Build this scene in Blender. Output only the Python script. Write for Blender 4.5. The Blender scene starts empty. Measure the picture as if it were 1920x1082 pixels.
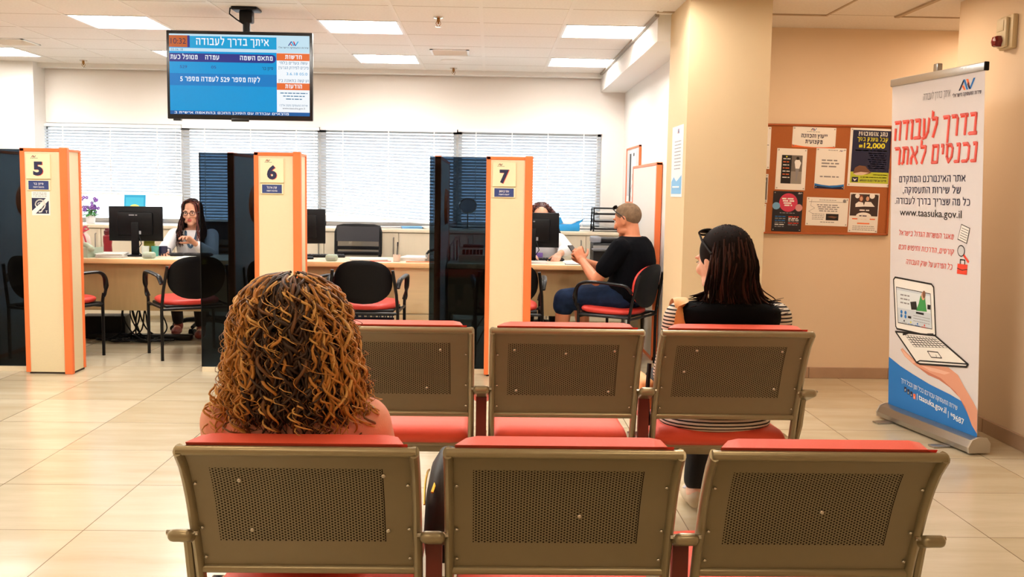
import bpy, bmesh, math, random
from mathutils import Vector as V3, Matrix as M4, Euler, noise
PI = math.pi
sc = bpy.context.scene
COL = sc.collection

# ------------------------------------------------------------ camera, world, exposure
CAM_H = 1.3493
cam = bpy.data.cameras.new('camera')
cam.sensor_width = 36.0
cam.lens = 36.0 * 1855.9 / 1920.0
cam.clip_start = 0.05
camo = bpy.data.objects.new('camera', cam)
COL.objects.link(camo)
pit, rol, yaw = 0.09706, 0.01613, 0.02338
fw = V3((math.sin(yaw) * math.cos(pit), math.cos(yaw) * math.cos(pit), -math.sin(pit)))
rt = V3((math.cos(yaw), -math.sin(yaw), 0))
up = rt.cross(fw)
r2 = rt * math.cos(rol) + up * math.sin(rol)
u2 = up * math.cos(rol) - rt * math.sin(rol)
camo.matrix_world = M4(((r2.x, u2.x, -fw.x, 0), (r2.y, u2.y, -fw.y, 0), (r2.z, u2.z, -fw.z, CAM_H), (0, 0, 0, 1)))
sc.camera = camo
sc.view_settings.view_transform = 'Standard'
sc.view_settings.look = 'None'
sc.view_settings.gamma = 1.0
sc.view_settings.exposure = 0.0
sc.view_settings.use_curve_mapping = False
sc.cycles.max_bounces = 8
sc.cycles.transparent_max_bounces = 16
sc.cycles.caustics_reflective = False
sc.cycles.caustics_refractive = False
sc.cycles.sample_clamp_indirect = 6.0
sc.cycles.use_denoising = True

SKY_STRENGTH = 4.6
TUBE_STRENGTH = 62.0
WARM_STRENGTH = 16.0
w = bpy.data.worlds.new('daylight')
sc.world = w
w.use_nodes = True
nt = w.node_tree
bg = nt.nodes['Background']
bg.inputs['Color'].default_value = (0.86, 0.93, 1.0, 1)
bg.inputs['Strength'].default_value = SKY_STRENGTH

# ------------------------------------------------------------ materials
def lin(c):
    return tuple(((x / 255.0) / 12.92 if x / 255.0 <= 0.04045 else ((x / 255.0 + 0.055) / 1.055) ** 2.4) for x in c) + (1,)

MATS = {}
def mat(name, col, rough=0.5, metal=0.0, spec=0.5, noise_=None, bump=None, emit=None, trans=None, coat=0.0, sheen=0.0):
    """procedural principled material; noise_=(scale, amount), bump=(scale, strength)"""
    if name in MATS:
        return MATS[name]
    m = bpy.data.materials.new(name)
    m.use_nodes = True
    n = m.node_tree.nodes
    L = m.node_tree.links
    b = n['Principled BSDF']
    c = lin(col)
    b.inputs['Base Color'].default_value = c
    b.inputs['Roughness'].default_value = rough
    b.inputs['Metallic'].default_value = metal
    b.inputs['Specular IOR Level'].default_value = spec
    if coat:
        b.inputs['Coat Weight'].default_value = coat
        b.inputs['Coat Roughness'].default_value = 0.15
    if sheen:
        b.inputs['Sheen Weight'].default_value = sheen
    if noise_ or bump:
        tc = n.new('ShaderNodeTexCoord')
    if noise_:
        t = n.new('ShaderNodeTexNoise')
        t.inputs['Scale'].default_value = noise_[0]
        t.inputs['Detail'].default_value = 5
        mp = n.new('ShaderNodeMapping')
        if len(noise_) > 2:
            mp.inputs['Scale'].default_value = noise_[2]
        L.new(tc.outputs['Object'], mp.inputs['Vector'])
        L.new(mp.outputs['Vector'], t.inputs['Vector'])
        mx = n.new('ShaderNodeMix')
        mx.data_type = 'RGBA'
        a = noise_[1]
        mx.inputs['A'].default_value = tuple(x * (1 - a) for x in c[:3]) + (1,)
        mx.inputs['B'].default_value = tuple(min(1, x * (1 + a)) for x in c[:3]) + (1,)
        L.new(t.outputs['Fac'], mx.inputs['Factor'])
        L.new(mx.outputs['Result'], b.inputs['Base Color'])
    if bump:
        t2 = n.new('ShaderNodeTexNoise')
        t2.inputs['Scale'].default_value = bump[0]
        t2.inputs['Detail'].default_value = 3
        L.new(tc.outputs['Object'], t2.inputs['Vector'])
        bp = n.new('ShaderNodeBump')
        bp.inputs['Strength'].default_value = bump[1]
        bp.inputs['Distance'].default_value = 0.002
        L.new(t2.outputs['Fac'], bp.inputs['Height'])
        L.new(bp.outputs['Normal'], b.inputs['Normal'])
    if emit:
        b.inputs['Emission Color'].default_value = lin(emit[0])
        b.inputs['Emission Strength'].default_value = emit[1]
    if trans:
        b.inputs['Transmission Weight'].default_value = trans
    MATS[name] = m
    return m

def glass_mat(name, tint, ior=1.45, rough=0.02):
    m = bpy.data.materials.new(name)
    m.use_nodes = True
    n = m.node_tree.nodes
    L = m.node_tree.links
    n.remove(n['Principled BSDF'])
    o = n['Material Output']
    t = n.new('ShaderNodeBsdfTransparent')
    t.inputs['Color'].default_value = tint + (1,)
    g = n.new('ShaderNodeBsdfGlossy')
    g.inputs['Roughness'].default_value = rough
    fr = n.new('ShaderNodeFresnel')
    fr.inputs['IOR'].default_value = ior
    mx = n.new('ShaderNodeMixShader')
    L.new(fr.outputs[0], mx.inputs[0])
    L.new(t.outputs[0], mx.inputs[1])
    L.new(g.outputs[0], mx.inputs[2])
    L.new(mx.outputs[0], o.inputs['Surface'])
    MATS[name] = m
    return m

def slat_mat():
    m = bpy.data.materials.new('blind_slat')
    m.use_nodes = True
    n = m.node_tree.nodes
    L = m.node_tree.links
    n.remove(n['Principled BSDF'])
    o = n['Material Output']
    d = n.new('ShaderNodeBsdfDiffuse')
    d.inputs['Color'].default_value = (0.82, 0.85, 0.88, 1)
    t = n.new('ShaderNodeBsdfTranslucent')
    t.inputs['Color'].default_value = (0.75, 0.8, 0.88, 1)
    mx = n.new('ShaderNodeMixShader')
    mx.inputs[0].default_value = 0.2
    L.new(d.outputs[0], mx.inputs[1])
    L.new(t.outputs[0], mx.inputs[2])
    L.new(mx.outputs[0], o.inputs['Surface'])
    MATS['blind_slat'] = m
    return m

def floor_mat():
    m = bpy.data.materials.new('floor_tiles')
    m.use_nodes = True
    n = m.node_tree.nodes
    L = m.node_tree.links
    b = n['Principled BSDF']
    tc = n.new('ShaderNodeTexCoord')
    sx = n.new('ShaderNodeSeparateXYZ')
    L.new(tc.outputs['Object'], sx.inputs[0])
    def math_(op, a, bv=None):
        k = n.new('ShaderNodeMath')
        k.operation = op
        for i, x in enumerate((a, bv)):
            if x is None:
                continue
            if isinstance(x, (int, float)):
                k.inputs[i].default_value = x
            else:
                L.new(x, k.inputs[i])
        return k.outputs[0]
    T = 0.6
    ux = math_('DIVIDE', math_('ADD', sx.outputs[0], 2.779 + 60), T)
    uy = math_('DIVIDE', math_('SUBTRACT', sx.outputs[1], 5.614 - 60), T)
    ex = math_('ABSOLUTE', math_('SUBTRACT', math_('FRACT', ux), 0.5))
    ey = math_('ABSOLUTE', math_('SUBTRACT', math_('FRACT', uy), 0.5))
    e = math_('MAXIMUM', ex, ey)
    gr = math_('GREATER_THAN', e, 0.5 - 0.0032)
    cb = n.new('ShaderNodeCombineXYZ')
    L.new(math_('FLOOR', ux), cb.inputs[0])
    L.new(math_('FLOOR', uy), cb.inputs[1])
    wn = n.new('ShaderNodeTexWhiteNoise')
    L.new(cb.outputs[0], wn.inputs['Vector'])
    mp = n.new('ShaderNodeMapping')
    mp.inputs['Scale'].default_value = (0.6, 3.2, 1)
    ad = n.new('ShaderNodeVectorMath')
    ad.operation = 'MULTIPLY_ADD'
    L.new(cb.outputs[0], ad.inputs[0])
    ad.inputs[1].default_value = (3.7, 1.3, 0)
    L.new(tc.outputs['Object'], ad.inputs[2])
    L.new(ad.outputs[0], mp.inputs['Vector'])
    t = n.new('ShaderNodeTexNoise')
    t.inputs['Scale'].default_value = 2.2
    t.inputs['Detail'].default_value = 7
    t.inputs['Roughness'].default_value = 0.6
    L.new(mp.outputs[0], t.inputs['Vector'])
    f = math_('ADD', math_('MULTIPLY', t.outputs['Fac'], 0.75), math_('MULTIPLY', wn.outputs['Value'], 0.25))
    cr = n.new('ShaderNodeValToRGB')
    cr.color_ramp.elements[0].position = 0.3
    cr.color_ramp.elements[0].color = lin((190, 176, 146))
    cr.color_ramp.elements[1].position = 0.72
    cr.color_ramp.elements[1].color = lin((216, 206, 182))
    L.new(f, cr.inputs[0])
    mx = n.new('ShaderNodeMix')
    mx.data_type = 'RGBA'
    L.new(gr, mx.inputs['Factor'])
    L.new(cr.outputs[0], mx.inputs['A'])
    mx.inputs['B'].default_value = lin((110, 92, 66))
    L.new(mx.outputs['Result'], b.inputs['Base Color'])
    b.inputs['Roughness'].default_value = 0.22
    b.inputs['Specular IOR Level'].default_value = 0.55
    return m

def ceil_mat():
    m = bpy.data.materials.new('ceiling_tiles')
    m.use_nodes = True
    n = m.node_tree.nodes
    L = m.node_tree.links
    b = n['Principled BSDF']
    tc = n.new('ShaderNodeTexCoord')
    sx = n.new('ShaderNodeSeparateXYZ')
    L.new(tc.outputs['Object'], sx.inputs[0])
    k = n.new('ShaderNodeMath'); k.operation = 'SUBTRACT'; k.inputs[1].default_value = 6.7247 - 60
    L.new(sx.outputs[1], k.inputs[0])
    k2 = n.new('ShaderNodeMath'); k2.operation = 'DIVIDE'; k2.inputs[1].default_value = 0.6
    L.new(k.outputs[0], k2.inputs[0])
    k3 = n.new('ShaderNodeMath'); k3.operation = 'FRACT'
    L.new(k2.outputs[0], k3.inputs[0])
    k4 = n.new('ShaderNodeMath'); k4.operation = 'LESS_THAN'; k4.inputs[1].default_value = 0.018
    L.new(k3.outputs[0], k4.inputs[0])
    t = n.new('ShaderNodeTexNoise'); t.inputs['Scale'].default_value = 60
    L.new(tc.outputs['Object'], t.inputs['Vector'])
    cr = n.new('ShaderNodeValToRGB')
    cr.color_ramp.elements[0].color = lin((226, 220, 212))
    cr.color_ramp.elements[1].color = lin((244, 239, 233))
    L.new(t.outputs['Fac'], cr.inputs[0])
    mx = n.new('ShaderNodeMix'); mx.data_type = 'RGBA'
    L.new(k4.outputs[0], mx.inputs['Factor'])
    L.new(cr.outputs[0], mx.inputs['A'])
    mx.inputs['B'].default_value = lin((168, 150, 128))
    L.new(mx.outputs['Result'], b.inputs['Base Color'])
    b.inputs['Roughness'].default_value = 0.8
    return m

# ------------------------------------------------------------ mesh builder
class MB:
    def __init__(s):
        s.v = []; s.f = []; s.m = []
    def add(s, vs, fs, mi=0):
        o = len(s.v)
        s.v.extend([tuple(v) for v in vs])
        s.f.extend([tuple(i + o for i in f) for f in fs])
        s.m.extend([mi] * len(fs))
        return s
    def box(s, x0, x1, y0, y1, z0, z1, mi=0, bev=0.0, seg=2, xf=None):
        if x1 < x0: x0, x1 = x1, x0
        if y1 < y0: y0, y1 = y1, y0
        if z1 < z0: z0, z1 = z1, z0
        if bev <= 0 and xf is None:
            s.add([(x0, y0, z0), (x1, y0, z0), (x1, y1, z0), (x0, y1, z0), (x0, y0, z1), (x1, y0, z1), (x1, y1, z1), (x0, y1, z1)],
                  [(0, 3, 2, 1), (4, 5, 6, 7), (0, 1, 5, 4), (1, 2, 6, 5), (2, 3, 7, 6), (3, 0, 4, 7)], mi)
            return s
        bm = bmesh.new()
        bmesh.ops.create_cube(bm, size=1)
        for v in bm.verts:
            v.co = ((x0 + x1) / 2 + v.co.x * (x1 - x0), (y0 + y1) / 2 + v.co.y * (y1 - y0), (z0 + z1) / 2 + v.co.z * (z1 - z0))
        if bev > 0:
            bev = min(bev, 0.499 * min(x1 - x0, y1 - y0, z1 - z0))
            bmesh.ops.bevel(bm, geom=list(bm.edges), offset=bev, segments=seg, affect='EDGES', profile=0.5)
        bm.verts.index_update()
        vs = [v.co.copy() for v in bm.verts]
        if xf is not None:
            vs = [xf @ v for v in vs]
        s.add(vs, [[v.index for v in f.verts] for f in bm.faces], mi)
        bm.free()
        return s
    def tube(s, pts, r, n=8, mi=0, cap=True, flat=None, closed=False):
        """sweep a circle (or ellipse: flat=(ratio, up vector)) along pts; r a number or a list"""
        pts = [V3(p) for p in pts]
        N = len(pts)
        rs = r if isinstance(r, (list, tuple)) else [r] * N
        tang = []
        for i in range(N):
            a = pts[(i - 1) % N] if (closed or i > 0) else pts[i]
            b = pts[(i + 1) % N] if (closed or i < N - 1) else pts[i]
            t = b - a
            tang.append(t.normalized() if t.length > 1e-9 else V3((0, 0, 1)))
        ref = V3(flat[1]) if flat else (V3((0, 0, 1)) if abs(tang[0].z) < 0.9 else V3((1, 0, 0)))
        nrm = (ref - tang[0] * ref.dot(tang[0])).normalized()
        vs = []
        for i in range(N):
            if flat:
                q = V3(flat[1]); nn = q - tang[i] * q.dot(tang[i])
                if nn.length > 1e-4: nrm = nn.normalized()
            else:
                nn = nrm - tang[i] * nrm.dot(tang[i])
                if nn.length > 1e-6: nrm = nn.normalized()
            bi = tang[i].cross(nrm)
            for k in range(n):
                a = 2 * PI * k / n
                vs.append(pts[i] + nrm * (math.cos(a) * rs[i] * (flat[0] if flat else 1)) + bi * (math.sin(a) * rs[i]))
        fs = []
        for i in range(N if closed else N - 1):
            for k in range(n):
                j = (i + 1) % N
                fs.append((i * n + k, i * n + (k + 1) % n, j * n + (k + 1) % n, j * n + k))
        if cap and not closed:
            fs.append(tuple(reversed(range(n))))
            fs.append(tuple((N - 1) * n + k for k in range(n)))
        s.add(vs, fs, mi)
        return s
    def cyl(s, p, q, r, n=16, mi=0, r1=None):
        return s.tube([p, q], [r, r if r1 is None else r1], n, mi)
    def lathe(s, prof, c=(0, 0, 0), n=20, mi=0, axis='z', cap=True):
        vs = []
        for (r, h) in prof:
            for k in range(n):
                a = 2 * PI * k / n
                x, y = r * math.cos(a), r * math.sin(a)
                p = (x, y, h) if axis == 'z' else ((h, x, y) if axis == 'x' else (x, h, -y))
                vs.append((p[0] + c[0], p[1] + c[1], p[2] + c[2]))
        fs = []
        for i in range(len(prof) - 1):
            for k in range(n):
                fs.append((i * n + k, i * n + (k + 1) % n, (i + 1) * n + (k + 1) % n, (i + 1) * n + k))
        if cap:
            fs.append(tuple(reversed(range(n))))
            fs.append(tuple((len(prof) - 1) * n + k for k in range(n)))
        s.add(vs, fs, mi)
        return s
    def ell(s, c, r, n=16, m=10, mi=0, rot=None):
        c = V3(c)
        vs = []
        for j in range(m + 1):
            th = PI * j / m
            for k in range(n):
                a = 2 * PI * k / n
                p = V3((r[0] * math.sin(th) * math.cos(a), r[1] * math.sin(th) * math.sin(a), r[2] * math.cos(th)))
                if rot is not None: p = rot @ p
                vs.append(c + p)
        fs = []
        for j in range(m):
            for k in range(n):
                fs.append((j * n + k, (j + 1) * n + k, (j + 1) * n + (k + 1) % n, j * n + (k + 1) % n))
        s.add(vs, fs, mi)
        return s
    def prism(s, poly, h, plane='xz', at=0.0, mi=0):
        """extrude a 2-D polygon: plane xz -> depth along y from at to at+h, xy -> along z, yz -> along x"""
        n = len(poly)
        def P(a, b, d):
            return (a, d, b) if plane == 'xz' else ((a, b, d) if plane == 'xy' else (d, a, b))
        vs = [P(a, b, at) for a, b in poly] + [P(a, b, at + h) for a, b in poly]
        fs = [tuple(range(n)), tuple(reversed(range(n, 2 * n)))] + [(i, i + n, (i + 1) % n + n, (i + 1) % n) for i in range(n)]
        s.add(vs, fs, mi)
        return s
    def loft(s, rings, mi=0, cap=True):
        n = len(rings[0])
        vs = [p for r in rings for p in r]
        fs = []
        for i in range(len(rings) - 1):
            for k in range(n):
                fs.append((i * n + k, i * n + (k + 1) % n, (i + 1) * n + (k + 1) % n, (i + 1) * n + k))
        if cap:
            fs.append(tuple(reversed(range(n))))
            fs.append(tuple((len(rings) - 1) * n + k for k in range(n)))
        s.add(vs, fs, mi)
        return s
    def xform(s, M):
        s.v = [tuple(M @ V3(v)) for v in s.v]
        return s
    def build(s, name, mats, parent=None, smooth=40, kind=None, label=None):
        me = bpy.data.meshes.new(name)
        me.from_pydata(s.v, [], s.f)
        if not isinstance(mats, (list, tuple)): mats = [mats]
        for m in mats: me.materials.append(m)
        if len(mats) > 1: me.polygons.foreach_set('material_index', s.m)
        bm = bmesh.new(); bm.from_mesh(me)
        bmesh.ops.recalc_face_normals(bm, faces=bm.faces)
        bm.to_mesh(me); bm.free()
        if smooth:
            me.shade_smooth()
            me.set_sharp_from_angle(angle=math.radians(smooth))
        me.update()
        o = bpy.data.objects.new(name, me)
        COL.objects.link(o)
        if parent is not None: o.parent = parent
        if kind: o['kind'] = kind
        if label: o['label'] = label
        return o

def thing(name, label, cat, loc=(0, 0, 0), rz=0.0, group=None):
    o = bpy.data.objects.new(name, None)
    COL.objects.link(o)
    o.empty_display_size = 0.1
    o.location = loc
    o.rotation_euler = (0, 0, rz)
    return tag(o, label, cat, group)

def tag(o, label, cat, group=None):
    o['label'] = label
    o['category'] = cat
    if group: o['group'] = group
    return o

def dup(o, loc=None, rz=None, label=None, parent=None):
    c = o.copy()
    COL.objects.link(c)
    if parent is not None: c.parent = parent
    if loc is not None: c.location = loc
    if rz is not None: c.rotation_euler = (0, 0, rz)
    if label: c['label'] = label
    for ch in list(o.children):
        dup(ch, parent=c)
    return c

def struct(name, mb, m, parent=None, smooth=0):
    o = mb.build(name, m, parent, smooth)
    if parent is None: o['kind'] = 'structure'
    return o

# ------------------------------------------------------------ flat print: text and shapes on a plane
_GL = {}
HEB = {'₪': (.7, [[(.05, 0), (.05, 1), (.45, 1), (.45, .35)], [(.25, .65), (.25, 0), (.65, 0), (.65, 1)]]),   # stroke letterforms, height 1
    'א': (.7, [[(0, 1), (.7, 0)], [(.62, 1), (.62, .75), (.4, .5)], [(.06, 0), (.06, .3), (.28, .62)]]),
    'ב': (.62, [[(.05, 1), (.5, 1), (.5, 0)], [(0, 0), (.62, 0)]]), 'ג': (.42, [[(.08, 1), (.3, 1), (.3, .45), (.38, 0)], [(.32, .35), (.05, 0)]]),
    'ד': (.6, [[(0, 1), (.6, 1)], [(.47, 1), (.47, 0)]]), 'ה': (.6, [[(0, 1), (.58, 1), (.58, 0)], [(.06, .6), (.06, 0)]]),
    'ו': (.18, [[(0, 1), (.16, 1), (.16, 0)]]), 'ז': (.3, [[(0, 1), (.3, 1)], [(.16, 1), (.18, 0)]]), 'ח': (.62, [[(.05, 0), (.05, 1), (.58, 1), (.58, 0)]]),
    'ט': (.64, [[(.05, 1), (.05, 0), (.6, 0), (.6, .8), (.5, 1), (.32, 1)]]), 'י': (.18, [[(0, 1), (.15, 1), (.15, .55)]]),
    'כ': (.57, [[(.03, 1), (.4, 1), (.55, .85), (.55, .15), (.4, 0), (.03, 0)]]), 'ך': (.54, [[(0, 1), (.5, 1), (.5, -.35)]]),
    'ל': (.54, [[(.05, 1.35), (.05, 1), (.52, 1), (.5, .7), (.22, 0)]]), 'מ': (.64, [[(.05, 1), (.2, .65), (.08, 0)], [(.17, .8), (.35, 1), (.5, 1), (.6, .85), (.6, 0), (.3, 0)]]),
    'ם': (.62, [[(.04, 1), (.58, 1), (.58, 0), (.07, 0), (.07, 1)]]), 'נ': (.36, [[(.1, 1), (.33, 1), (.33, 0), (0, 0)]]), 'ן': (.2, [[(0, 1), (.16, 1), (.16, -.35)]]),
    'ס': (.62, [[(0, 1), (.45, 1), (.6, .8), (.55, .3), (.3, 0), (.1, .3), (.07, 1)]]), 'ע': (.58, [[(.03, 1), (.12, .1)], [(.55, 1), (.52, .3), (.3, .02), (0, -.05)]]),
    'פ': (.6, [[(.2, .5), (.07, .55), (.07, 1), (.42, 1), (.57, .85), (.57, .15), (.42, 0), (.05, 0)]]), 'ף': (.58, [[(.2, .5), (.07, .55), (.07, 1), (.42, 1), (.55, .85), (.55, -.35)]]),
    'צ': (.58, [[(.05, 1), (.45, .35), (.5, 0), (0, 0)], [(.55, 1), (.52, .7), (.36, .5)]]), 'ץ': (.54, [[(.03, 1), (.2, .5), (.22, -.35)], [(.5, 1), (.47, .65), (.22, .4)]]),
    'ק': (.58, [[(.03, 1), (.52, 1), (.55, .8), (.3, .1)], [(.07, .65), (.07, -.35)]]), 'ר': (.54, [[(0, 1), (.4, 1), (.52, .85), (.52, 0)]]),
    'ש': (.75, [[(.03, 1), (.12, 0), (.45, .02), (.68, .4), (.72, 1)], [(.37, 1), (.33, .5), (.12, .35)]]), 'ת': (.64, [[(.02, 1), (.5, 1), (.6, .85), (.6, 0)], [(.14, 1), (.14, .1), (0, .02)]])}
def font_run(t, bold):
    cu = bpy.data.curves.new('t', 'FONT')
    cu.body = t
    cu.size = 1.0
    cu.offset = bold
    cu.resolution_u = 3
    ob = bpy.data.objects.new('t', cu)
    COL.objects.link(ob)
    bpy.context.view_layer.update()
    dg = bpy.context.evaluated_depsgraph_get()
    me = bpy.data.meshes.new_from_object(ob.evaluated_get(dg))
    vs = [(v.co.x, v.co.y) for v in me.vertices]
    fs = [tuple(p.vertices) for p in me.polygons]
    bpy.data.objects.remove(ob)
    bpy.data.curves.remove(cu)
    bpy.data.meshes.remove(me)
    return vs, fs
def glyphs(t, bold=0.0, shear=0.0):
    """visual-order string -> flat mesh, letters .70 high"""
    k = (t, bold, shear)
    if k in _GL: return _GL[k]
    vs, fs = [], []
    x = 0.0
    th = .085 + bold * 2.6
    def quad(p):
        o = len(vs); vs.extend(p); fs.append(tuple(range(o, o + len(p))))
    runs = []
    for ch in t:
        kind = 'h' if ch in HEB else ('s' if ch == ' ' else 'f')
        if kind == 'f' and runs and runs[-1][0] == 'f': runs[-1] = ('f', runs[-1][1] + ch)
        else: runs.append((kind, ch))
    for kind, ch in runs:
        if kind == 's': x += .24
        elif kind == 'f':
            a, b = font_run(ch, bold)
            if not a: continue
            x0 = min(p[0] for p in a); x1 = max(p[0] for p in a)
            o = len(vs)
            vs.extend((p[0] - x0 + x, p[1]) for p in a); fs.extend(tuple(i + o for i in f) for f in b)
            x += x1 - x0 + .10
        else:
            wd, st = HEB[ch]
            H = .70 - th; W = .62
            for ln in st:
                P = [(x + th / 2 + a * W, th / 2 + b * H) for a, b in ln]
                for p, q in zip(P[:-1], P[1:]):
                    dx, dy = q[0] - p[0], q[1] - p[1]
                    l = math.hypot(dx, dy); dx, dy = dx / l * th / 2, dy / l * th / 2
                    quad([(p[0] - dx * .8 - dy, p[1] - dy * .8 + dx), (p[0] - dx * .8 + dy, p[1] - dy * .8 - dx), (q[0] + dx * .8 + dy, q[1] + dy * .8 - dx), (q[0] + dx * .8 - dy, q[1] + dy * .8 + dx)])
            x += wd * W + th + .085
    vs = [(a + shear * b, b) for a, b in vs]
    _GL[k] = (vs, fs)
    return _GL[k]

def heb(t):
    """logical Hebrew -> visual order, keeping digit and latin runs"""
    if not any(ch in HEB for ch in t): return t
    out = t[::-1]
    res = ''; run = ''
    for i, ch in enumerate(out):
        if ch.isascii() and (ch.isalnum() or (run and ch in '.,:/' and i + 1 < len(out) and out[i + 1].isascii() and out[i + 1].isalnum())):
            run += ch
        else:
            res += run[::-1] + ch; run = ''
    return res + run[::-1]

class Print(MB):
    """coloured shapes laid on a plane: O + a*U + b*W, lifted e along N"""
    def __init__(s, O, U, W, e0=0.0006):
        super().__init__()
        s.O, s.U, s.W = V3(O), V3(U).normalized(), V3(W).normalized()
        s.N = s.U.cross(s.W)
        s.mats = []
        s.e = e0
    def mi(s, m):
        if m not in s.mats: s.mats.append(m)
        return s.mats.index(m)
    def P(s, a, b, e):
        return s.O + s.U * a + s.W * b + s.N * e
    def poly(s, pts, m, e=None):
        e = s.e if e is None else e
        s.add([s.P(a, b, e) for a, b in pts], [tuple(range(len(pts)))], s.mi(m))
    def rect(s, a0, b0, a1, b1, m, e=None):
        s.poly([(a0, b0), (a1, b0), (a1, b1), (a0, b1)], m, e)
    def disc(s, a, b, r, m, e=None, n=24, r2=None):
        s.poly([(a + r * math.cos(2 * PI * k / n), b + (r2 or r) * math.sin(2 * PI * k / n)) for k in range(n)], m, e)
    def line(s, pts, wd, m, e=None):
        e = s.e if e is None else e
        for (p, q) in zip(pts[:-1], pts[1:]):
            d = V3((q[0] - p[0], q[1] - p[1]))
            if d.length < 1e-7: continue
            d.normalize()
            n_ = (-d[1] * wd / 2, d[0] * wd / 2)
            x = (d[0] * wd / 2 * .6, d[1] * wd / 2 * .6)
            s.poly([(p[0] - x[0] + n_[0], p[1] - x[1] + n_[1]), (p[0] - x[0] - n_[0], p[1] - x[1] - n_[1]), (q[0] + x[0] - n_[0], q[1] + x[1] - n_[1]), (q[0] + x[0] + n_[0], q[1] + x[1] + n_[1])], m, e)
    def text(s, t, a, b, m, h=0.05, w=None, al='c', bold=0.0, shear=0.0, e=None, slope=0.0):
        """b is the baseline; h the letter height; w fits the width"""
        e = (s.e + 0.0006) if e is None else e
        vs, fs = glyphs(heb(t), bold, shear)
        if not vs: return
        xs = [v[0] for v in vs]
        x0, x1 = min(xs), max(xs)
        ky = h / 0.70
        kx = (w / (x1 - x0)) if w else ky
        off = {'c': -(x0 + x1) / 2, 'l': -x0, 'r': -x1}[al] * kx
        s.add([s.P(a + v[0] * kx + off, b + v[1] * ky + slope * (v[0] * kx + off), e) for v in vs], fs, s.mi(m))
    def dashes(s, a0, a1, b, m, h=0.004, seed=0, al='r', e=None):
        """a line of illegibly small print"""
        rnd = random.Random(seed)
        a = a0
        while a < a1 - h:
            wd = min(rnd.uniform(2, 6) * h, a1 - a)
            s.rect(a, b, a + wd, b + h, m, e)
            a += wd + h * 0.9
    def logo(s, a, b, h, dark, red, blue, e=None):
        """the service's mark: slanted strokes like a roof and a tick"""
        k = h
        t = 0.26 * k
        def bar(x0, x1, up, m):
            y0, y1 = (0, k) if up else (k, 0)
            s.poly([(a + x0, b + y0), (a + x0 + t, b + y0), (a + x1 + t, b + y1), (a + x1, b + y1)], m, e)
        bar(-1.25 * k, -0.55 * k, True, dark)
        bar(-0.55 * k, -0.20 * k, False, red) if False else s.poly([(a - .75 * k, b + .45 * k), (a - .5 * k, b + .45 * k), (a - .18 * k, b), (a - .45 * k, b)], red, e)
        s.poly([(a - .55 * k, b + k), (a - .28 * k, b + k), (a + .22 * k, b), (a - .05 * k, b)], blue, e)
        s.poly([(a - .1 * k, b + k), (a + .18 * k, b + k), (a + .42 * k, b + .5 * k), (a + .22 * k, b + .3 * k)], red, e)
        s.poly([(a + .35 * k, b + .0 * k), (a + .6 * k, b), (a + 1.25 * k, b + k), (a + .98 * k, b + k)], blue, e)
        s.poly([(a + .05 * k, b + k * .5), (a + .22 * k, b + k * .75), (a + .6 * k, b), (a + .35 * k, b)], dark, e)
    def build_print(s, name, parent, label=None):
        me = MB.build(s, name, s.mats, parent, smooth=0, label=label)
        return me
# ------------------------------------------------------------ palette
WALL = mat('wall_paint', (236, 230, 223), .85, bump=(180, .05))
WALLW = mat('wall_paint_white', (240, 238, 234), .85, bump=(180, .05))
WALLP = mat('wall_paint_cream', (236, 214, 186), .85, bump=(180, .05))
WALLT = mat('pillar_paint_shaded', (212, 188, 150), .85, bump=(180, .05))  # tan holds the shade and warm light on the pillar front
BASE = mat('baseboard_tile', (178, 150, 126), .45, noise_=(9, .1))
GRIDW = mat('ceiling_grid_white', (236, 230, 222), .6)
DARKGAP = mat('dark_gap', (60, 48, 40), .9)
WHITEM = mat('white_enamel', (240, 240, 238), .4)
REFL = mat('lamp_reflector', (225, 225, 222), .3, metal=.4)
TUBE = mat('fluorescent_tube', (255, 255, 255), .5, emit=((255, 248, 240), TUBE_STRENGTH))
TUBEW = mat('warm_dim_tube', (255, 250, 240), .5, emit=((255, 226, 184), WARM_STRENGTH))
SLAT = slat_mat()
ALU = mat('aluminium', (190, 190, 188), .35, metal=.8)
CREAM = mat('post_cream_laminate', (226, 212, 176), .55, noise_=(60, .05, (1, 1, 9)))
ORANGE = mat('orange_edging', (238, 118, 60), .5)
PWHITE = mat('partition_white_laminate', (222, 216, 206), .5)
SMOKE = glass_mat('smoked_glass', (.16, .215, .27), 1.22)
CLEAR = glass_mat('window_glass', (.96, .98, .98), 1.3)
MAPLE = mat('maple_laminate', (232, 208, 164), .4, noise_=(3, .08, (1, 14, 14)))
MAPLE_SHADED = mat('maple_shaded', (170, 144, 100), .5, noise_=(3, .1, (14, 14, 1.5)))  # shade under the desks is put into this darker maple
TOPW = mat('desk_top_laminate', (238, 226, 200), .35, noise_=(3, .04, (1, 14, 14)))
EDGE = mat('desk_edge_band', (240, 200, 146), .45)
CABW = mat('cabinet_laminate', (228, 216, 192), .45, noise_=(4, .04, (9, 9, 1)))
BLACKP = mat('black_plastic', (8, 8, 11), .5, spec=.25)
BLACKM = mat('black_metal', (6, 6, 9), .4, spec=.3)
BLACKF = mat('black_fabric', (8, 8, 12), .95, spec=.1, bump=(400, .3))
REDF = mat('red_upholstery', (236, 84, 58), .6, noise_=(300, .06), bump=(500, .2), sheen=.15)
REDV = mat('red_vinyl', (216, 62, 52), .45)
METAL = mat('taupe_painted_metal', (142, 129, 105), .42, metal=.3, noise_=(40, .04))
METALD = mat('taupe_tube', (158, 146, 120), .3, metal=.5)
CHROME = mat('chrome', (205, 200, 192), .15, metal=1)
DARKRED = mat('oxide_red_bracket', (112, 40, 30), .5)
PAPER = mat('paper', (244, 242, 238), .8)
PAPERG = mat('grey_paper', (206, 208, 212), .8)
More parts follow.
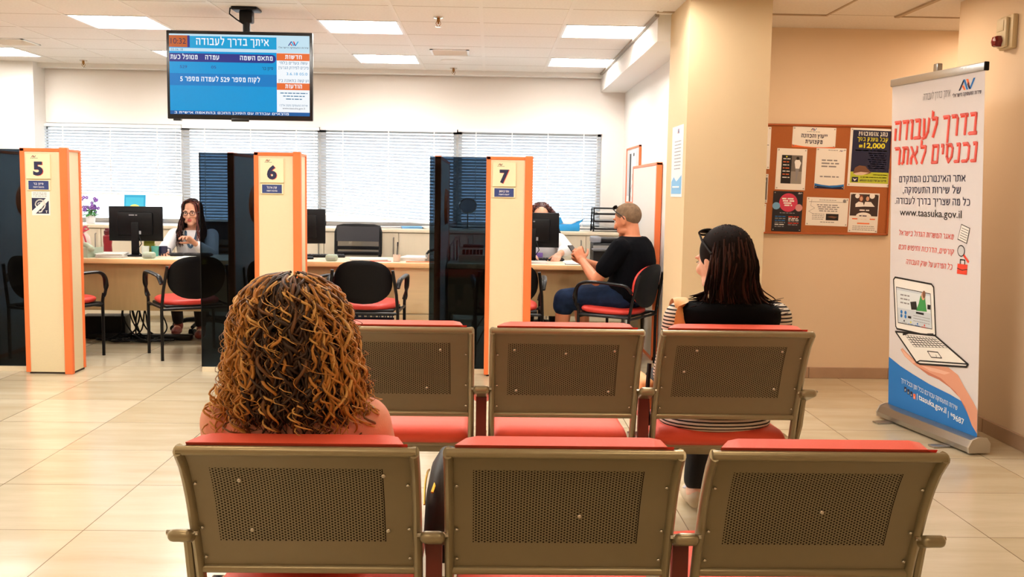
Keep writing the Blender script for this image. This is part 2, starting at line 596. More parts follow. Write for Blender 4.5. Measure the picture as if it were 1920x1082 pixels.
INK = mat('ink_navy', (26, 30, 66), .7)
INKB = mat('ink_black', (24, 22, 24), .7)
INKG = mat('ink_grey', (140, 140, 146), .7)
INKR = mat('ink_red', (226, 66, 44), .7)
INKP = mat('ink_pink', (232, 110, 104), .7)
INKO = mat('ink_orange', (240, 116, 60), .7)
INKY = mat('ink_yellow', (232, 226, 60), .7)
INKBL = mat('ink_blue', (28, 116, 196), .7)
INKLB = mat('ink_light_blue', (120, 176, 220), .7)
INKW = mat('ink_white', (246, 246, 246), .7)
LIME = mat('ink_lime', (190, 204, 60), .7)
MAGENTA = mat('ink_magenta', (206, 60, 92), .7)
CORK = mat('cork', (172, 100, 52), .9, noise_=(260, .22), bump=(300, .4))
WOODB = mat('board_frame_wood', (176, 90, 42), .5, noise_=(6, .15, (1, 8, 8)))
PLATE = mat('sign_plate_cream', (240, 226, 188), .4)
PLATEB = mat('sign_plate_blue', (44, 62, 118), .4)
STEEL = mat('brushed_steel', (170, 168, 164), .3, metal=.9)

CEIL = 2.567
# ------------------------------------------------------------ setting
f = MB().box(-6.3, 5.2, -3.0, 10.6, -0.1, 0)
struct('floor', f, floor_mat())

# ceiling: 0.6 m tiles with openings where the lamps sit; white runners along the room
LX = [-4.879, -3.079, -1.279, 0.521]
LY = [-1.675, 0.125, 1.925, 3.725, 5.525, 7.325, 9.125]
def lamp_at(i, j):
    return True
openings = [(x, y) for x in LX for y in LY]
CM = ceil_mat()
c = MB()
xs = [-6.3] + [round(-.079 + .6 * k, 3) for k in range(-10, 3)]
ys = [-3.0] + [round(6.7247 + .6 * k + .0003, 3) for k in range(-16, 6)] + [10.26]
def is_open(x, y):
    return any(abs(x - a) < .05 and abs(y - b) < .05 for a, b in openings)
for i in range(len(xs) - 1):
    for j in range(len(ys) - 1):
        if is_open(xs[i], ys[j]): continue
        c.add([(xs[i], ys[j], CEIL), (xs[i + 1], ys[j], CEIL), (xs[i + 1], ys[j + 1], CEIL), (xs[i], ys[j + 1], CEIL)], [(0, 1, 2, 3)])
x0 = xs[-1]
c.add([(x0, -3, CEIL), (5.2, -3, CEIL), (5.2, 7.3, CEIL), (x0, 7.3, CEIL)], [(0, 1, 2, 3)])
c.box(-6.3, 5.2, -3, 10.6, CEIL + .2, CEIL + .3)
for x in xs[1:]:
    c.box(x - .013, x + .013, -3, 10.25, CEIL - .003, CEIL + .004, 1)
struct('ceiling', c, [CM, GRIDW])
# plaster margins on the right part of the ceiling
t = MB()
t.box(1.10, 2.25, 6.74, 6.765, CEIL - .006, CEIL); t.box(2.235, 2.25, -3, 6.74, CEIL - .006, CEIL)
t.box(2.70, 5.2, 6.74, 6.75, CEIL - .006, CEIL); t.box(2.70, 2.73, -3, 6.74, CEIL - .012, CEIL)
struct('trim_1', t, mat('ceiling_trim', (186, 166, 140), .6))
t = MB().box(1.10, 1.128, 6.83, 10.3, CEIL - .02, CEIL + .001)  # dark edge trim where the ceiling tiles end at the duct
struct('trim_2', t, mat('dark_edge_trim', (150, 140, 128), .6))
t = MB().box(1.125, 1.45, 6.862, 10.5, 2.39, CEIL)     # boxed duct along the right wall
struct('trim_3', t, WALLW)
t = MB().box(-6.3, 1.45, 10.20, 10.32, 2.525, CEIL + .05)
struct('trim_4', t, WALLW)

WY = 10.36
BX0, BX1, BZ0, BZ1 = -4.62, 1.15, .97, 1.985
wl = MB()
wl.box(-6.3, BX0, WY, WY + .2, 0, CEIL + .2); wl.box(BX1, 1.6, WY, WY + .2, 0, CEIL + .2)
wl.box(BX0, BX1, WY, WY + .2, BZ1, CEIL + .2); wl.box(BX0, BX1, WY, WY + .2, 0, BZ0)
struct('wall_back', wl, WALL)
struct('wall_pier', MB().box(-6.3, -4.56, 10.1, WY, 0, CEIL), WALLW)
struct('wall_left', MB().box(-6.5, -6.3, -3, 10.6, 0, CEIL + .2), WALL)
struct('wall_rear', MB().box(-6.5, 5.4, -3.2, -3.0, 0, CEIL + .2), WALLP)
struct('wall_right_office', MB().box(1.38, 1.72, 6.86, WY + .1, 0, CEIL), WALLW)
struct('wall_pillar', MB().box(1.215, 1.724, 6.2, 6.86, 0, CEIL), [WALLT])
struct('wall_board', MB().box(1.6, 5.4, 7.27, 7.45, 0, CEIL + .2), WALLP)
struct('wall_right', MB().box(2.9, 3.1, -3, 6.22, 0, CEIL + .2), WALLP)
struct('wall_corridor', MB().box(5.2, 5.4, 6.0, 7.4, 0, CEIL + .2), WALLP)
struct('wall_corridor_side', MB().box(3.1, 5.4, 6.02, 6.22, 0, CEIL + .2), WALLP)
b = MB()
x = 1.8
while x < 5.1:
    b.box(x, x + .597, 7.256, 7.272, 0, .082, 0, .002, 1); x += .6
struct('baseboard_back', b, BASE)
b = MB(); y = 6.2
b.box(2.884, 3.1, 6.21, 6.234, 0, .082)
while y > -2.9:
    b.box(2.884, 2.902, y - .597, y, 0, .082, 0, .002, 1); y -= .6
struct('baseboard_right', b, BASE)
b = MB(); b.box(1.203, 1.215, 6.2, 6.86, 0, .082); b.box(1.203, 1.724, 6.188, 6.2, 0, .082)
struct('baseboard_pillar', b, BASE)

# windows: four lights with frame and pane
edges = [BX0, -3.17, -1.76, -.346, BX1]
for k in range(4):
    a, d = edges[k], edges[k + 1]
    fr = MB()
    fw_ = .045
    for (p, q, r_, s_) in ((a, a + fw_, BZ0, BZ1), (d - fw_, d, BZ0, BZ1), (a, d, BZ0, BZ0 + fw_), (a, d, BZ1 - fw_, BZ1)):
        fr.box(p, q, WY + .08, WY + .13, r_, s_)
    o = struct('window_%d' % (k + 1), fr, ALU)
    MB().box(a + fw_, d - fw_, WY + .10, WY + .106, BZ0 + fw_, BZ1 - fw_).build('pane', CLEAR, o, 0)
struct('window_sill', MB().box(BX0, BX1, 10.30, WY + .2, BZ0 - .03, BZ0, 0, .006), WHITEM)

# ------------------------------------------------------------ venetian blinds
def blind(x0, x1, ztop, zl, zr, label, tilt, seed):
    rnd = random.Random(seed)
    w_ = x1 - x0
    t = thing('venetian_blind', label, 'blind', ((x0 + x1) / 2, 10.325, ztop), 0, None)
    MB().box(-w_ / 2, w_ / 2, -.02, .02, -.032, 0, 0, .004).build('head_rail', WHITEM, t)
    m = MB()
    n = int((ztop - max(zl, zr) - .04) / .0305)
    hgt = .0175
    for i in range(n):
        u = (i + 1) / n
        zA = -.04 - u * (ztop - zl - .05)
        zB = -.04 - u * (ztop - zr - .05)
        j = rnd.uniform(-.0015, .0015)
        ca, sa = math.cos(tilt), math.sin(tilt)
        P = []
        for q in (-1, 0, 1):
            yy = q * hgt * ca
            zz = q * hgt * sa + (0 if q else .0022)
            P += [(-w_ / 2 + .006, yy, zA + zz + j), (w_ / 2 - .006, yy, zB + zz + j)]
        m.add(P, [(0, 1, 3, 2), (2, 3, 5, 4)])
    m.build('slats', SLAT, t, 60)
    zA, zB = -(ztop - zl), -(ztop - zr)
    r = MB()
    r.add([(-w_ / 2, -.014, zA), (w_ / 2, -.014, zB), (w_ / 2, .014, zB), (-w_ / 2, .014, zA), (-w_ / 2, -.014, zA + .016), (w_ / 2, -.014, zB + .016), (w_ / 2, .014, zB + .016), (-w_ / 2, .014, zA + .016)],
          [(0, 3, 2, 1), (4, 5, 6, 7), (0, 1, 5, 4), (1, 2, 6, 5), (2, 3, 7, 6), (3, 0, 4, 7)])
    r.build('bottom_rail', WHITEM, t, 0)
    k = int(w_ / .37)
    for i in range(k):
        x = -w_ / 2 + w_ * (i + .5) / k
        u = (x + w_ / 2) / w_
        MB().box(x - .0045, x + .0045, -.0185, -.0175, zA * (1 - u) + zB * u, -.03).build('ladder_tape', WHITEM, t, 0)
    MB().tube([(w_ / 2 - .05, -.024, -.03), (w_ / 2 - .05, -.024, -.5), (w_ / 2 - .045, -.024, -.93 if zl < 1.05 else -.6)], .002, 5).build('pull_cord', WHITEM, t)
    return t
blind(-4.61, -3.175, 1.975, 1.262, 1.252, 'white blind raised a little above the sill, behind the desk numbered 5', -.55, 1)
blind(-3.165, -1.765, 1.98, 1.0, 1.0, 'white blind fully lowered behind the woman with glasses', -.5, 2)
blind(-1.755, -.352, 1.985, 1.085, .985, 'white blind hanging crooked with a slanting bottom rail', -.62, 3)
blind(-.340, 1.145, 1.99, .985, .985, 'white blind fully lowered behind the blue tissue box', -.62, 4)

# ------------------------------------------------------------ ceiling lamps
def lamp(tube):
    t = thing('ceiling_light', '', 'ceiling light', (0, 0, CEIL), 0, 'recessed fluorescent ceiling lights')
    h = .3
    fr = MB()
    for (a, b_, c_, d) in ((-h + .003, -h + .022, -h + .003, h - .003), (h - .022, h - .003, -h + .003, h - .003), (-h + .003, h - .003, -h + .003, -h + .022), (-h + .003, h - .003, h - .022, h - .003)):
        fr.box(a, b_, c_, d, -.004, .008)
    fr.build('frame', WHITEM, t, 0)
    tr = MB()
    g = h - .02
    tr.add([(-g, -g, 0), (g, -g, 0), (g, g, 0), (-g, g, 0), (-g, -g, .07), (g, -g, .07), (g, g, .07), (-g, g, .07)], [(4, 5, 6, 7), (0, 1, 5, 4), (1, 2, 6, 5), (2, 3, 7, 6), (3, 0, 4, 7)])
    for k in range(5):
        y = -g + 2 * g * k / 4
        tr.prism([(y - .012, .066), (y, .02), (y + .012, .066)], 2 * g, 'yz', -g)
    tr.build('reflector', REFL, t, 0)
    for k in range(4):
        y = -g + 2 * g * (k + .5) / 4
        MB().tube([(-g + .02, y, .042), (g - .02, y, .042)], .021, 8).build('tube', tube, t)
    return t
names = {(-3.079, 7.325): 'recessed light panel nearest the hanging screen, on its left', (-1.279, 7.325): 'recessed light panel just right of the hanging screen, nearer one',
         (.521, 7.325): 'recessed light panel against the boxed duct, nearer one', (-1.279, 9.125): 'recessed light panel right of the hanging screen, near the window wall',
         (.521, 9.125): 'recessed light panel against the boxed duct, near the window wall', (-4.879, 9.125): 'recessed light panel at the left edge beside the dark vent',
         (-3.079, 9.125): 'recessed light panel partly hidden behind the hanging screen'}
lp = None
lw = None
for (a, b_) in openings:
    lab = names.get((a, b_), 'recessed light panel over the waiting area, above the top edge of the view')
    if b_ < 3:
        if lw is None: lw = lamp(TUBEW); o = lw; o.location = (a + .3, b_ + .3, CEIL)
        else: o = dup(lw, (a + .3, b_ + .3, CEIL))
    elif lp is None:
        lp = lamp(TUBE); o = lp; o.location = (a + .3, b_ + .3, CEIL)
    else:
        o = dup(lp, (a + .3, b_ + .3, CEIL))
    o['label'] = lab

# warm downlight in the corridor beyond the right wall
t = thing('downlight', 'round warm downlight in the corridor ceiling beyond the right wall', 'ceiling light', (3.6, 6.75, CEIL))
MB().lathe([(.07, -.004), (.09, -.006), (.1, -.002), (.1, .01), (.07, .01)], n=24, cap=False).build('ring', WHITEM, t)
MB().lathe([(.068, -.002), (.068, .0)], n=24).build('diffuser', mat('warm_diffuser', (255, 255, 255), emit=((255, 224, 192), 340.0)), t)
for (x, y) in ((2.25, 6.1),):  # added lamp out of view, brightens the notice board wall
    o = dup(t, (x, y, CEIL), label='round warm downlight added out of view to brighten the notice board wall')
    o['group'] = 'added unseen downlights'

# ------------------------------------------------------------ ceiling fittings
def sprinkler(x, y, label):
    t = thing('sprinkler', label, 'sprinkler', (x, y, CEIL), 0)
    MB().lathe([(.004, 0), (.036, -.001), (.034, -.008), (.012, -.014)], n=20).build('escutcheon', CHROME, t)
    MB().lathe([(.012, -.012), (.012, -.03), (.007, -.034), (.007, -.048)], n=12).build('body', mat('brass', (150, 110, 60), .3, metal=.9), t)
    fm = MB()
    for s_ in (-1, 1):
        fm.tube([(s_ * .010, 0, -.028), (s_ * .017, 0, -.045), (s_ * .004, 0, -.066)], .0025, 6)
    fm.build('yoke', mat('brass', (150, 110, 60)), t)
    MB().lathe([(.003, -.064), (.02, -.066), (.02, -.069), (.003, -.069)], n=16).build('deflector', CHROME, t)
sprinkler(-.382, 7.13, 'brass sprinkler head in the ceiling nearer the camera, above the number 7 booth')
sprinkler(-.381, 10.0, 'small sprinkler head in the ceiling by the window wall, below the round speaker')
sprinkler(-4.0, 9.95, 'small sprinkler head in the ceiling at the left by the window wall')
def vent(x, y, label):
    t = thing('ceiling_vent', label, 'vent', (x, y, CEIL), 0)
    fr = MB()
    a = .17
    for (p, q, r_, s_) in ((-a, -a + .025, -a, a), (a - .025, a, -a, a), (-a, a, -a, -a + .025), (-a, a, a - .025, a)):
        fr.box(p, q, r_, s_, -.006, .002)
    fr.build('frame', WHITEM, t, 0)
    MB().box(-a, a, -a, a, .001, .003).build('backing', BLACKP, t, 0)
    s_ = MB()
    for k in range(7):
        y0 = -a + .035 + k * .042
        s_.add([(-a + .02, y0, 0), (a - .02, y0, 0), (a - .02, y0 + .02, -.012), (-a + .02, y0 + .02, -.012)], [(0, 1, 2, 3)])
    s_.build('louvres', GRIDW, t, 0)
vent(-.37, 8.88, 'square air vent in the ceiling above the crooked blind')
vent(-4.12, 8.75, 'dark air vent in the ceiling at the far left')
t = thing('ceiling_speaker', 'round flat speaker in the ceiling beyond the square vent', 'speaker', (-.377, 9.45, CEIL))
MB().lathe([(.105, 0), (.105, -.004), (.1, -.006), (.01, -.010)], n=28).build('grille', GRIDW, t)
# ------------------------------------------------------------ hanging screen
def em(name, col, s=1.0):
    m = mat(name, (2, 2, 3), .35, spec=.2, emit=(col, s))
    return m
SE = 1.0
S_BLUE = em('screen_blue', (0, 150, 214), SE); S_BLUE2 = em('screen_blue_band', (12, 122, 196), SE)
S_HEAD = em('screen_sky', (22, 160, 214), SE); S_NAVY = em('screen_navy', (46, 52, 132), SE)
S_PALE = em('screen_pale', (196, 226, 240), SE); S_ORANGE = em('screen_orange', (232, 110, 52), SE)
S_WHITE = em('screen_white', (244, 248, 252), SE); S_OCHRE = em('screen_ochre', (190, 92, 36), SE)
S_INK = em('screen_ink', (20, 30, 70), SE); S_MID = em('screen_teal_ink', (40, 110, 150), SE); S_RED = em('screen_red', (222, 60, 60), SE)
S_TICK = em('screen_ticker', (22, 92, 160), SE)
TX, TY = -1.712, 6.87
t = thing('hanging_screen', 'black flat information screen hanging from the ceiling on a pole, showing blue queue display', 'screen', (TX, TY, CEIL))
TW, T0, T1 = .985, -.757, -.165
MB().box(-TW / 2, TW / 2, 0, .035, T0, T1, 0, .006).box(-TW / 2 + .12, TW / 2 - .12, .03, .075, T0 + .08, T1 - .1, 0, .012).box(-.06, .06, -.002, .01, T0 - .012, T0 + .01, 0, .003).box(-TW / 2 + .04, -TW / 2 + .09, .0, .03, T0 - .012, T0 + .004).build('casing', mat('screen_casing', (6, 6, 10), .3), t)
MB().cyl((.035, .06, T1 - .2), (.035, .06, 0), .026, 16).box(-.03, .10, .04, .09, T1 - .25, T1 - .04).build('pole', BLACKM, t)
MB().box(-.055, .125, -.02, .13, -.022, 0, 0, .01).box(-.01, .08, .03, .1, -.10, -.02, 0, .01).tube([(-.06, .0, -.01), (-.065, .0, -.05), (-.02, .01, -.085), (.02, .03, -.11)], .005, 6).build('ceiling_mount', BLACKP, t)
A, B = TW / 2 - .02, 0
pr = Print((0, 0, T0 + .032), (1, 0, 0), (0, 0, 1))
SW, SH = 2 * A, (T1 - T0) - .055      # screen size
def sx(u): return (u - .5) * SW       # u 0..1 left to right
def sy(v): return (1 - v) * SH        # v 0..1 top to bottom
def R(u0, v0, u1, v1, m, e): pr.rect(sx(u0), sy(v1), sx(u1), sy(v0), m, e)
R(0, 0, 1, 1, S_BLUE, .0008)
R(0, .0, .77, .025, S_PALE, .0012)
R(.14, .025, .765, .17, S_HEAD, .0014); R(0, .02, .135, .165, S_OCHRE, .0016); R(.13, .02, .147, .165, S_NAVY, .0018)
R(0, .175, .765, .215, S_PALE, .0014); R(0, .24, .73, .345, S_NAVY, .0014)
pr.disc(sx(.73), sy(.2925), .0525 * SH, S_NAVY, .0014)
R(0, .49, .765, .64, S_BLUE2, .0012)
R(.765, 0, 1, .215, S_PALE, .0014); R(.765, .215, 1, .955, S_WHITE, .0014)
R(.765, .22, 1, .31, S_ORANGE, .0016); R(.765, .59, 1, .675, S_ORANGE, .0016)
R(0, .955, 1, 1.0, S_TICK, .0016)
e = .0024
def TT(s_, u, v, m, h, w=None, al='c', bold=0.0):
    pr.text(s_, sx(u), sy(v), m, h * SH, w * SW if w else None, al, bold, e=e)
TT('10:32', .066, .125, S_INK, .07, .108)
TT('איתך בדרך לעבודה', .452, .135, S_WHITE, .085, .52, bold=.012)
TT('03.06.18', .055, .208, S_MID, .026, .085)
TT('מתאם השמה', .62, .315, S_WHITE, .055, .235, bold=.014)
TT('עמדה', .305, .315, S_WHITE, .055, .1, bold=.014)
TT('מטופל כעת', .105, .315, S_WHITE, .055, .195, bold=.014)
TT('סיון בר', .7, .43, S_INK, .035, .08); TT('05', .315, .425, S_NAVY, .035, .035); TT('529', .1, .425, S_NAVY, .035, .05)
TT('לקוח מספר 529 לעמדה מספר 5', .36, .588, S_WHITE, .058, .57, bold=.016)
pr.logo(sx(.885), sy(.125), .055 * SH, S_NAVY, S_RED, S_HEAD, e)
TT('שירות התעסוקה הישראלי', .885, .16, S_INK, .02, .215)
TT('חדשות', .885, .29, S_WHITE, .05, .12, bold=.02)
TT('עשה צעדים בלתי', .885, .355, S_MID, .032, .2); TT('פיכים לפירוק הגרעין', .885, .415, S_MID, .032, .215)
TT('3.6.18 05:0', .91, .49, S_HEAD, .034, .15); TT('וע קשה בתאונה בין', .885, .575, S_MID, .032, .215)
TT('הודעות', .885, .655, S_WHITE, .05, .12, bold=.02)
for k in range(3):
    pr.dashes(sx(.79 + .02 * k), sx(.985 - .02 * k), sy(.72 + .037 * k), S_MID, .011 * SH, 50 + k, e=e)
TT('שירות התעסוקה מקוון אליך!', .885, .88, S_MID, .022, .2); TT('www.taasuka.gov.il', .885, .915, S_INK, .022, .16)
TT('מוצאים עבודה עם הסוכן החכם בהתאמה אישית ב', .44, .992, S_WHITE, .028, .82, bold=.01)
pr.build_print('display', t)

# ------------------------------------------------------------ numbered posts, smoked glass, desk partitions
PX = {5: -3.302, 6: -1.684, 7: -.030}
PW, PD, PZ = .335, .235, 1.603
PY = {5: 7.06, 6: 7.12, 7: 7.16}
def post(n, label, plate1, plate2):
    t = thing('booth_post', label, 'post', (PX[n] + PW / 2, PY[n] + PD / 2, 0), 0, 'numbered booth posts')
    h = PW / 2; d = PD / 2
    MB().box(-h + .03, h - .052, -d + .012, d - .02, .014, PZ - .022).box(h - .06, h - .008, -d + .03, d - .026, .014, PZ - .01).build('panel', CREAM, t, 0)
    e = MB()
    e.box(-h, -h + .032, -d + .006, d - .01, .012, PZ, 0, .003, 1)
    e.box(-h, h - .05, -d + .006, d, PZ - .024, PZ, 0, .003, 1)
    e.box(h - .056, h, -d - .006, -d + .034, .0, PZ + .006, 0, .004, 1)
    e.box(h - .056, h, -d + .034, d - .03, PZ - .02, PZ - .004)
    e.box(h - .03, h, d - .03, d, .012, PZ - .004, 0, .003, 1)
    e.build('edging', ORANGE, t, 0)
    MB().box(-h + .02, h - .01, -d + .022, d - .01, 0, .016).build('gap_shade', DARKGAP, t, 0)  # dark strip painted for the shaded gap under the post
    x0 = -h + .045
    F = -d + .012
    pw = .168
    num = MB().box(x0, x0 + pw, F - .012, F, PZ - .215, PZ - .042, 0, .002, 1).build('number_plate', PLATE, t, 0)
    p = Print((x0 + pw / 2, F - .012, PZ - .215), (1, 0, 0), (0, 0, 1))
    p.text(str(n), .004, .028, INKR, .088, .068, bold=.045, e=.0006)
    p.text(str(n), 0, .03, INK, .088, .068, bold=.045, e=.0012)
    p.logo(-.028, .150, .014, INKB, INKR, INKB, .0008); p.dashes(-.05, .0, .143, INKB, .003, 3, e=.0008)
    p.build_print('numeral', num)
    nm = MB().box(x0 + .003, x0 + pw - .003, F - .010, F, PZ - .295, PZ - .222, 0, .002, 1).build('name_plate', PLATE, t, 0)
    p = Print((x0 + pw / 2, F - .010, PZ - .295), (1, 0, 0), (0, 0, 1))
    p.rect(-.07, .006, .07, .067, PLATEB, .0005)
    p.text(plate1, 0, .039, INKW, .014, .07, bold=.02, e=.0012); p.text(plate2, 0, .018, INKW, .010, .075, bold=.01, e=.0012)
    p.build_print('name_print', nm)
    if n == 5:
        st = MB().box(x0 + .03, x0 + pw - .012, F - .002, F, PZ - .47, PZ - .302).build('hearing_loop_sticker', PAPER, t, 0)
        p = Print((x0 + .085, F - .002, PZ - .47), (1, 0, 0), (0, 0, 1))
        for k in range(3):
            p.dashes(-.045, .05, .155 - k * .011, INKG, .004, 70 + k)
        p.rect(-.055, .012, .063, .122, INK)
        p.poly([(-.055, .012), (-.03, .012), (.063, .105), (.063, .122), (.045, .122), (-.055, .03)], PAPER, .0008)
        arc = [(.004 + .034 * math.cos(a), .075 + .034 * math.sin(a)) for a in [PI * 1.02 - k * PI * 1.05 / 10 for k in range(11)]]
        p.line([(-.022, .06)] + arc + [(.032, .055), (.018, .04), (.01, .026), (-.006, .024)], .009, PAPER, .0012)
        arc2 = [(.004 + .018 * math.cos(a), .073 + .018 * math.sin(a)) for a in [PI * .9 - k * PI * .95 / 8 for k in range(9)]]
        p.line(arc2 + [(.014, .055), (.006, .048)], .006, PAPER, .0012)
        p.text('T', .046, .018, PAPER, .016, bold=.02)
        p.build_print('hearing_loop_print', st)
    return t
post(5, 'cream and orange booth post with the number 5 and a hearing loop sticker', 'סיון בר', 'מתאמת השמה')
post(6, 'cream and orange booth post with the number 6', 'קרן ארבל', 'מתאמת השמה')
post(7, 'cream and orange booth post with the number 7', 'עופר בן שושן', 'יועצת השמה')

def screen_glass(n, x0, label):
    x1 = PX[n] + .01
    y = PY[n] + .12
    t = thing('glass_screen', label, 'glass screen', ((x0 + x1) / 2, y, 0), 0, 'smoked glass screens')
    h = (x1 - x0) / 2
    MB().box(-h, h, -.005, .005, .035, 1.598, 0, .001, 1).build('pane', SMOKE, t, 0)
    MB().box(-h, h, -.012, .012, 0, .036).build('floor_channel', mat('cream_channel', (226, 214, 186), .5), t, 0)
    MB().box(-h - .004, -h, -.008, .008, .03, 1.6).build('edge_strip', BLACKM, t, 0)
screen_glass(5, -3.90, 'dark smoked glass screen on the left of the number 5 post')
screen_glass(6, -2.098, 'dark smoked glass screen on the left of the number 6 post')
screen_glass(7, -.438, 'dark smoked glass screen on the left of the number 7 post')

def partition(x, y0, y1, label, oval=True, facing=1):
    t = thing('desk_partition', label, 'partition', (x, (y0 + y1) / 2, 0), 0, 'orange edged desk partitions')
    h = (y1 - y0) / 2
    MB().box(-.019, .019, -h + .03, h - .03, .02, 1.585).build('panel', PWHITE, t, 0)
    e = MB()
    e.box(-.023, .023, -h, -h + .032, 0, 1.605, 0, .003, 1); e.box(-.023, .023, h - .032, h, 0, 1.605, 0, .003, 1)
    e.box(-.023, .023, -h, h, 1.583, 1.607, 0, .003, 1); e.box(-.021, .021, -h, h, 0, .03)
    e.build('edging', ORANGE, t, 0)
    if oval:
        o = MB()
        n = 28
        vs = []
        for s_ in (0, 1):
            for k in range(n):
                a = 2 * PI * k / n
                vs.append((facing * (.02 + .022 * s_), .05 + .20 * math.cos(a) * (1 - .12 * s_), 1.22 + .15 * math.sin(a) * (1 - .12 * s_)))
        o.add(vs, [tuple(range(n)), tuple(range(n, 2 * n))] + [(k, (k + 1) % n, (k + 1) % n + n, k + n) for k in range(n)])
        o.build('oval_pad', ORANGE, t, 30)
    return t
partition(-3.80, 7.36, 8.95, 'desk partition behind the number 5 post, its orange end showing beside the potted flowers')
partition(-1.91, 7.36, 8.6, 'desk partition behind the glass left of the number 6 post')
partition(-.388, 7.36, 8.95, 'desk partition with an orange oval pad behind the glass of booth 7')
partition(1.352, 7.95, 9.3, 'tall orange edged partition against the wall behind the seated man', False)

# ------------------------------------------------------------ desks
DZ = .745
def desk(x0, x1, label, ped=None):
    t = thing('desk', label, 'desk', ((x0 + x1) / 2, 8.62, 0), 0, 'counter desks of the booths')
    h = (x1 - x0) / 2
    y0, y1 = 8.30 - 8.62, 8.98 - 8.62
    MB().box(-h, h, y0 + .004, y1, DZ - .032, DZ, 0, .003, 1).build('top', TOPW, t, 0)
    MB().box(-h, h, y0 - .004, y0 + .006, DZ - .042, DZ - .002, 0, .004, 2).build('edge_band', EDGE, t)
    MB().box(-h + .01, h - .01, y0 + .05, y0 + .068, .305, DZ - .032).build('modesty_panel', MAPLE_SHADED, t, 0)
    for x in (-h + .01, h - .03):
        MB().box(x, x + .02, y0 + .07, y1 - .03, 0, DZ - .032).build('side_panel', MAPLE_SHADED, t, 0)
    if ped:
        a, b_ = ped[0] - (x0 + x1) / 2, ped[1] - (x0 + x1) / 2
        MB().box(a, b_, y0 + .045, y1 - .05, .03, .30).box(a, b_, y0 + .045, y0 + .07, .312, DZ - .04).build('pedestal', MAPLE, t, 0)
    return t
desk(-5.3, -3.86, 'maple desk behind the dark glass at the left edge')
desk(-3.77, -1.93, 'maple desk of booth 5 holding the monitor and the green telephone')
desk(-1.87, -.42, 'maple desk of booth 6 in front of the empty office chair', (-.80, -.45))
desk(-.355, 1.31, 'maple desk of booth 7 where the man in black is sitting')

# ------------------------------------------------------------ low cabinets under the window
cx = [-4.55, -3.12, -2.384, -1.644, -.905, -.164, .58, 1.34]
labs = ['low cream cabinet behind the left partition under the window', 'low cream cabinet behind the monitor of booth 5', 'low cream cabinet behind the woman with glasses', 'low cream cabinet directly behind the empty office chair',
        'low cream cabinet right of the empty office chair', 'low cream cabinet seen past the glass of booth 7', 'low cream cabinet with vertical handles below the desk trays']
for k in range(7):
    a, d = cx[k], cx[k + 1]
    t = thing('low_cabinet', labs[k], 'cabinet', ((a + d) / 2, 10.08, 0), 0, 'low cabinets under the window')
    h = (d - a) / 2
    MB().box(-h, h, -.20, .21, .06, .93).box(-h + .01, h - .01, -.18, .2, 0, .06).build('body', CABW, t, 0)
    nd = 2 if k in (0, 6) else 1
    for j in range(nd):
        p0 = -h + 2 * h * j / nd + .003; p1 = -h + 2 * h * (j + 1) / nd - .003
        dr = MB().box(p0, p1, -.222, -.202, .07, .925, 0, .002, 1).build('door', CABW, t, 0)
        hx = p1 - .045 if j == 0 else p0 + .045
        MB().tube([(hx, -.222, .88), (hx, -.245, .875), (hx, -.245, .70), (hx, -.222, .695)], .006, 8).build('handle', STEEL, dr)
tag(MB().box(-4.55, 1.34, 9.845, 10.30, .932, .966, 0, .004).build('worktop', CABW), 'long cream worktop over the low cabinets under the window', 'worktop')
# ------------------------------------------------------------ beam seating: two benches of three seats
def lerp(a, b, t): return a + (b - a) * t
BP = [(0.0, .774), (.032, .738), (.060, .692), (.088, .634), (.112, .568), (.134, .510), (.152, .453), (.170, .39), (.186, .335)]
def prof(s):
    """point at arc fraction 0..1 from top rail (0) to bottom rail (z .45); beyond 1 goes on down"""
    L = [0]
    for a, b in zip(BP[:-1], BP[1:]): L.append(L[-1] + math.dist(a, b))
    tot = L[6]
    d = s * tot
    for i in range(len(BP) - 1):
        if d <= L[i + 1] or i == len(BP) - 2:
            u = (d - L[i]) / (L[i + 1] - L[i])
            return (lerp(BP[i][0], BP[i + 1][0], u), lerp(BP[i][1], BP[i + 1][1], u)), tot
SWD = .53
def curve_xy(x, s, off=0.0):
    (y, z), tot = prof(s)
    (y2, z2), _ = prof(s + .02)
    ny, nz = (z - z2), -(y2 - y) * -1     # normal towards the sitter (+y, up)
    n = math.hypot(ny, nz) or 1
    return (x, y + off * ny / n, z + off * (y2 - y) / n)

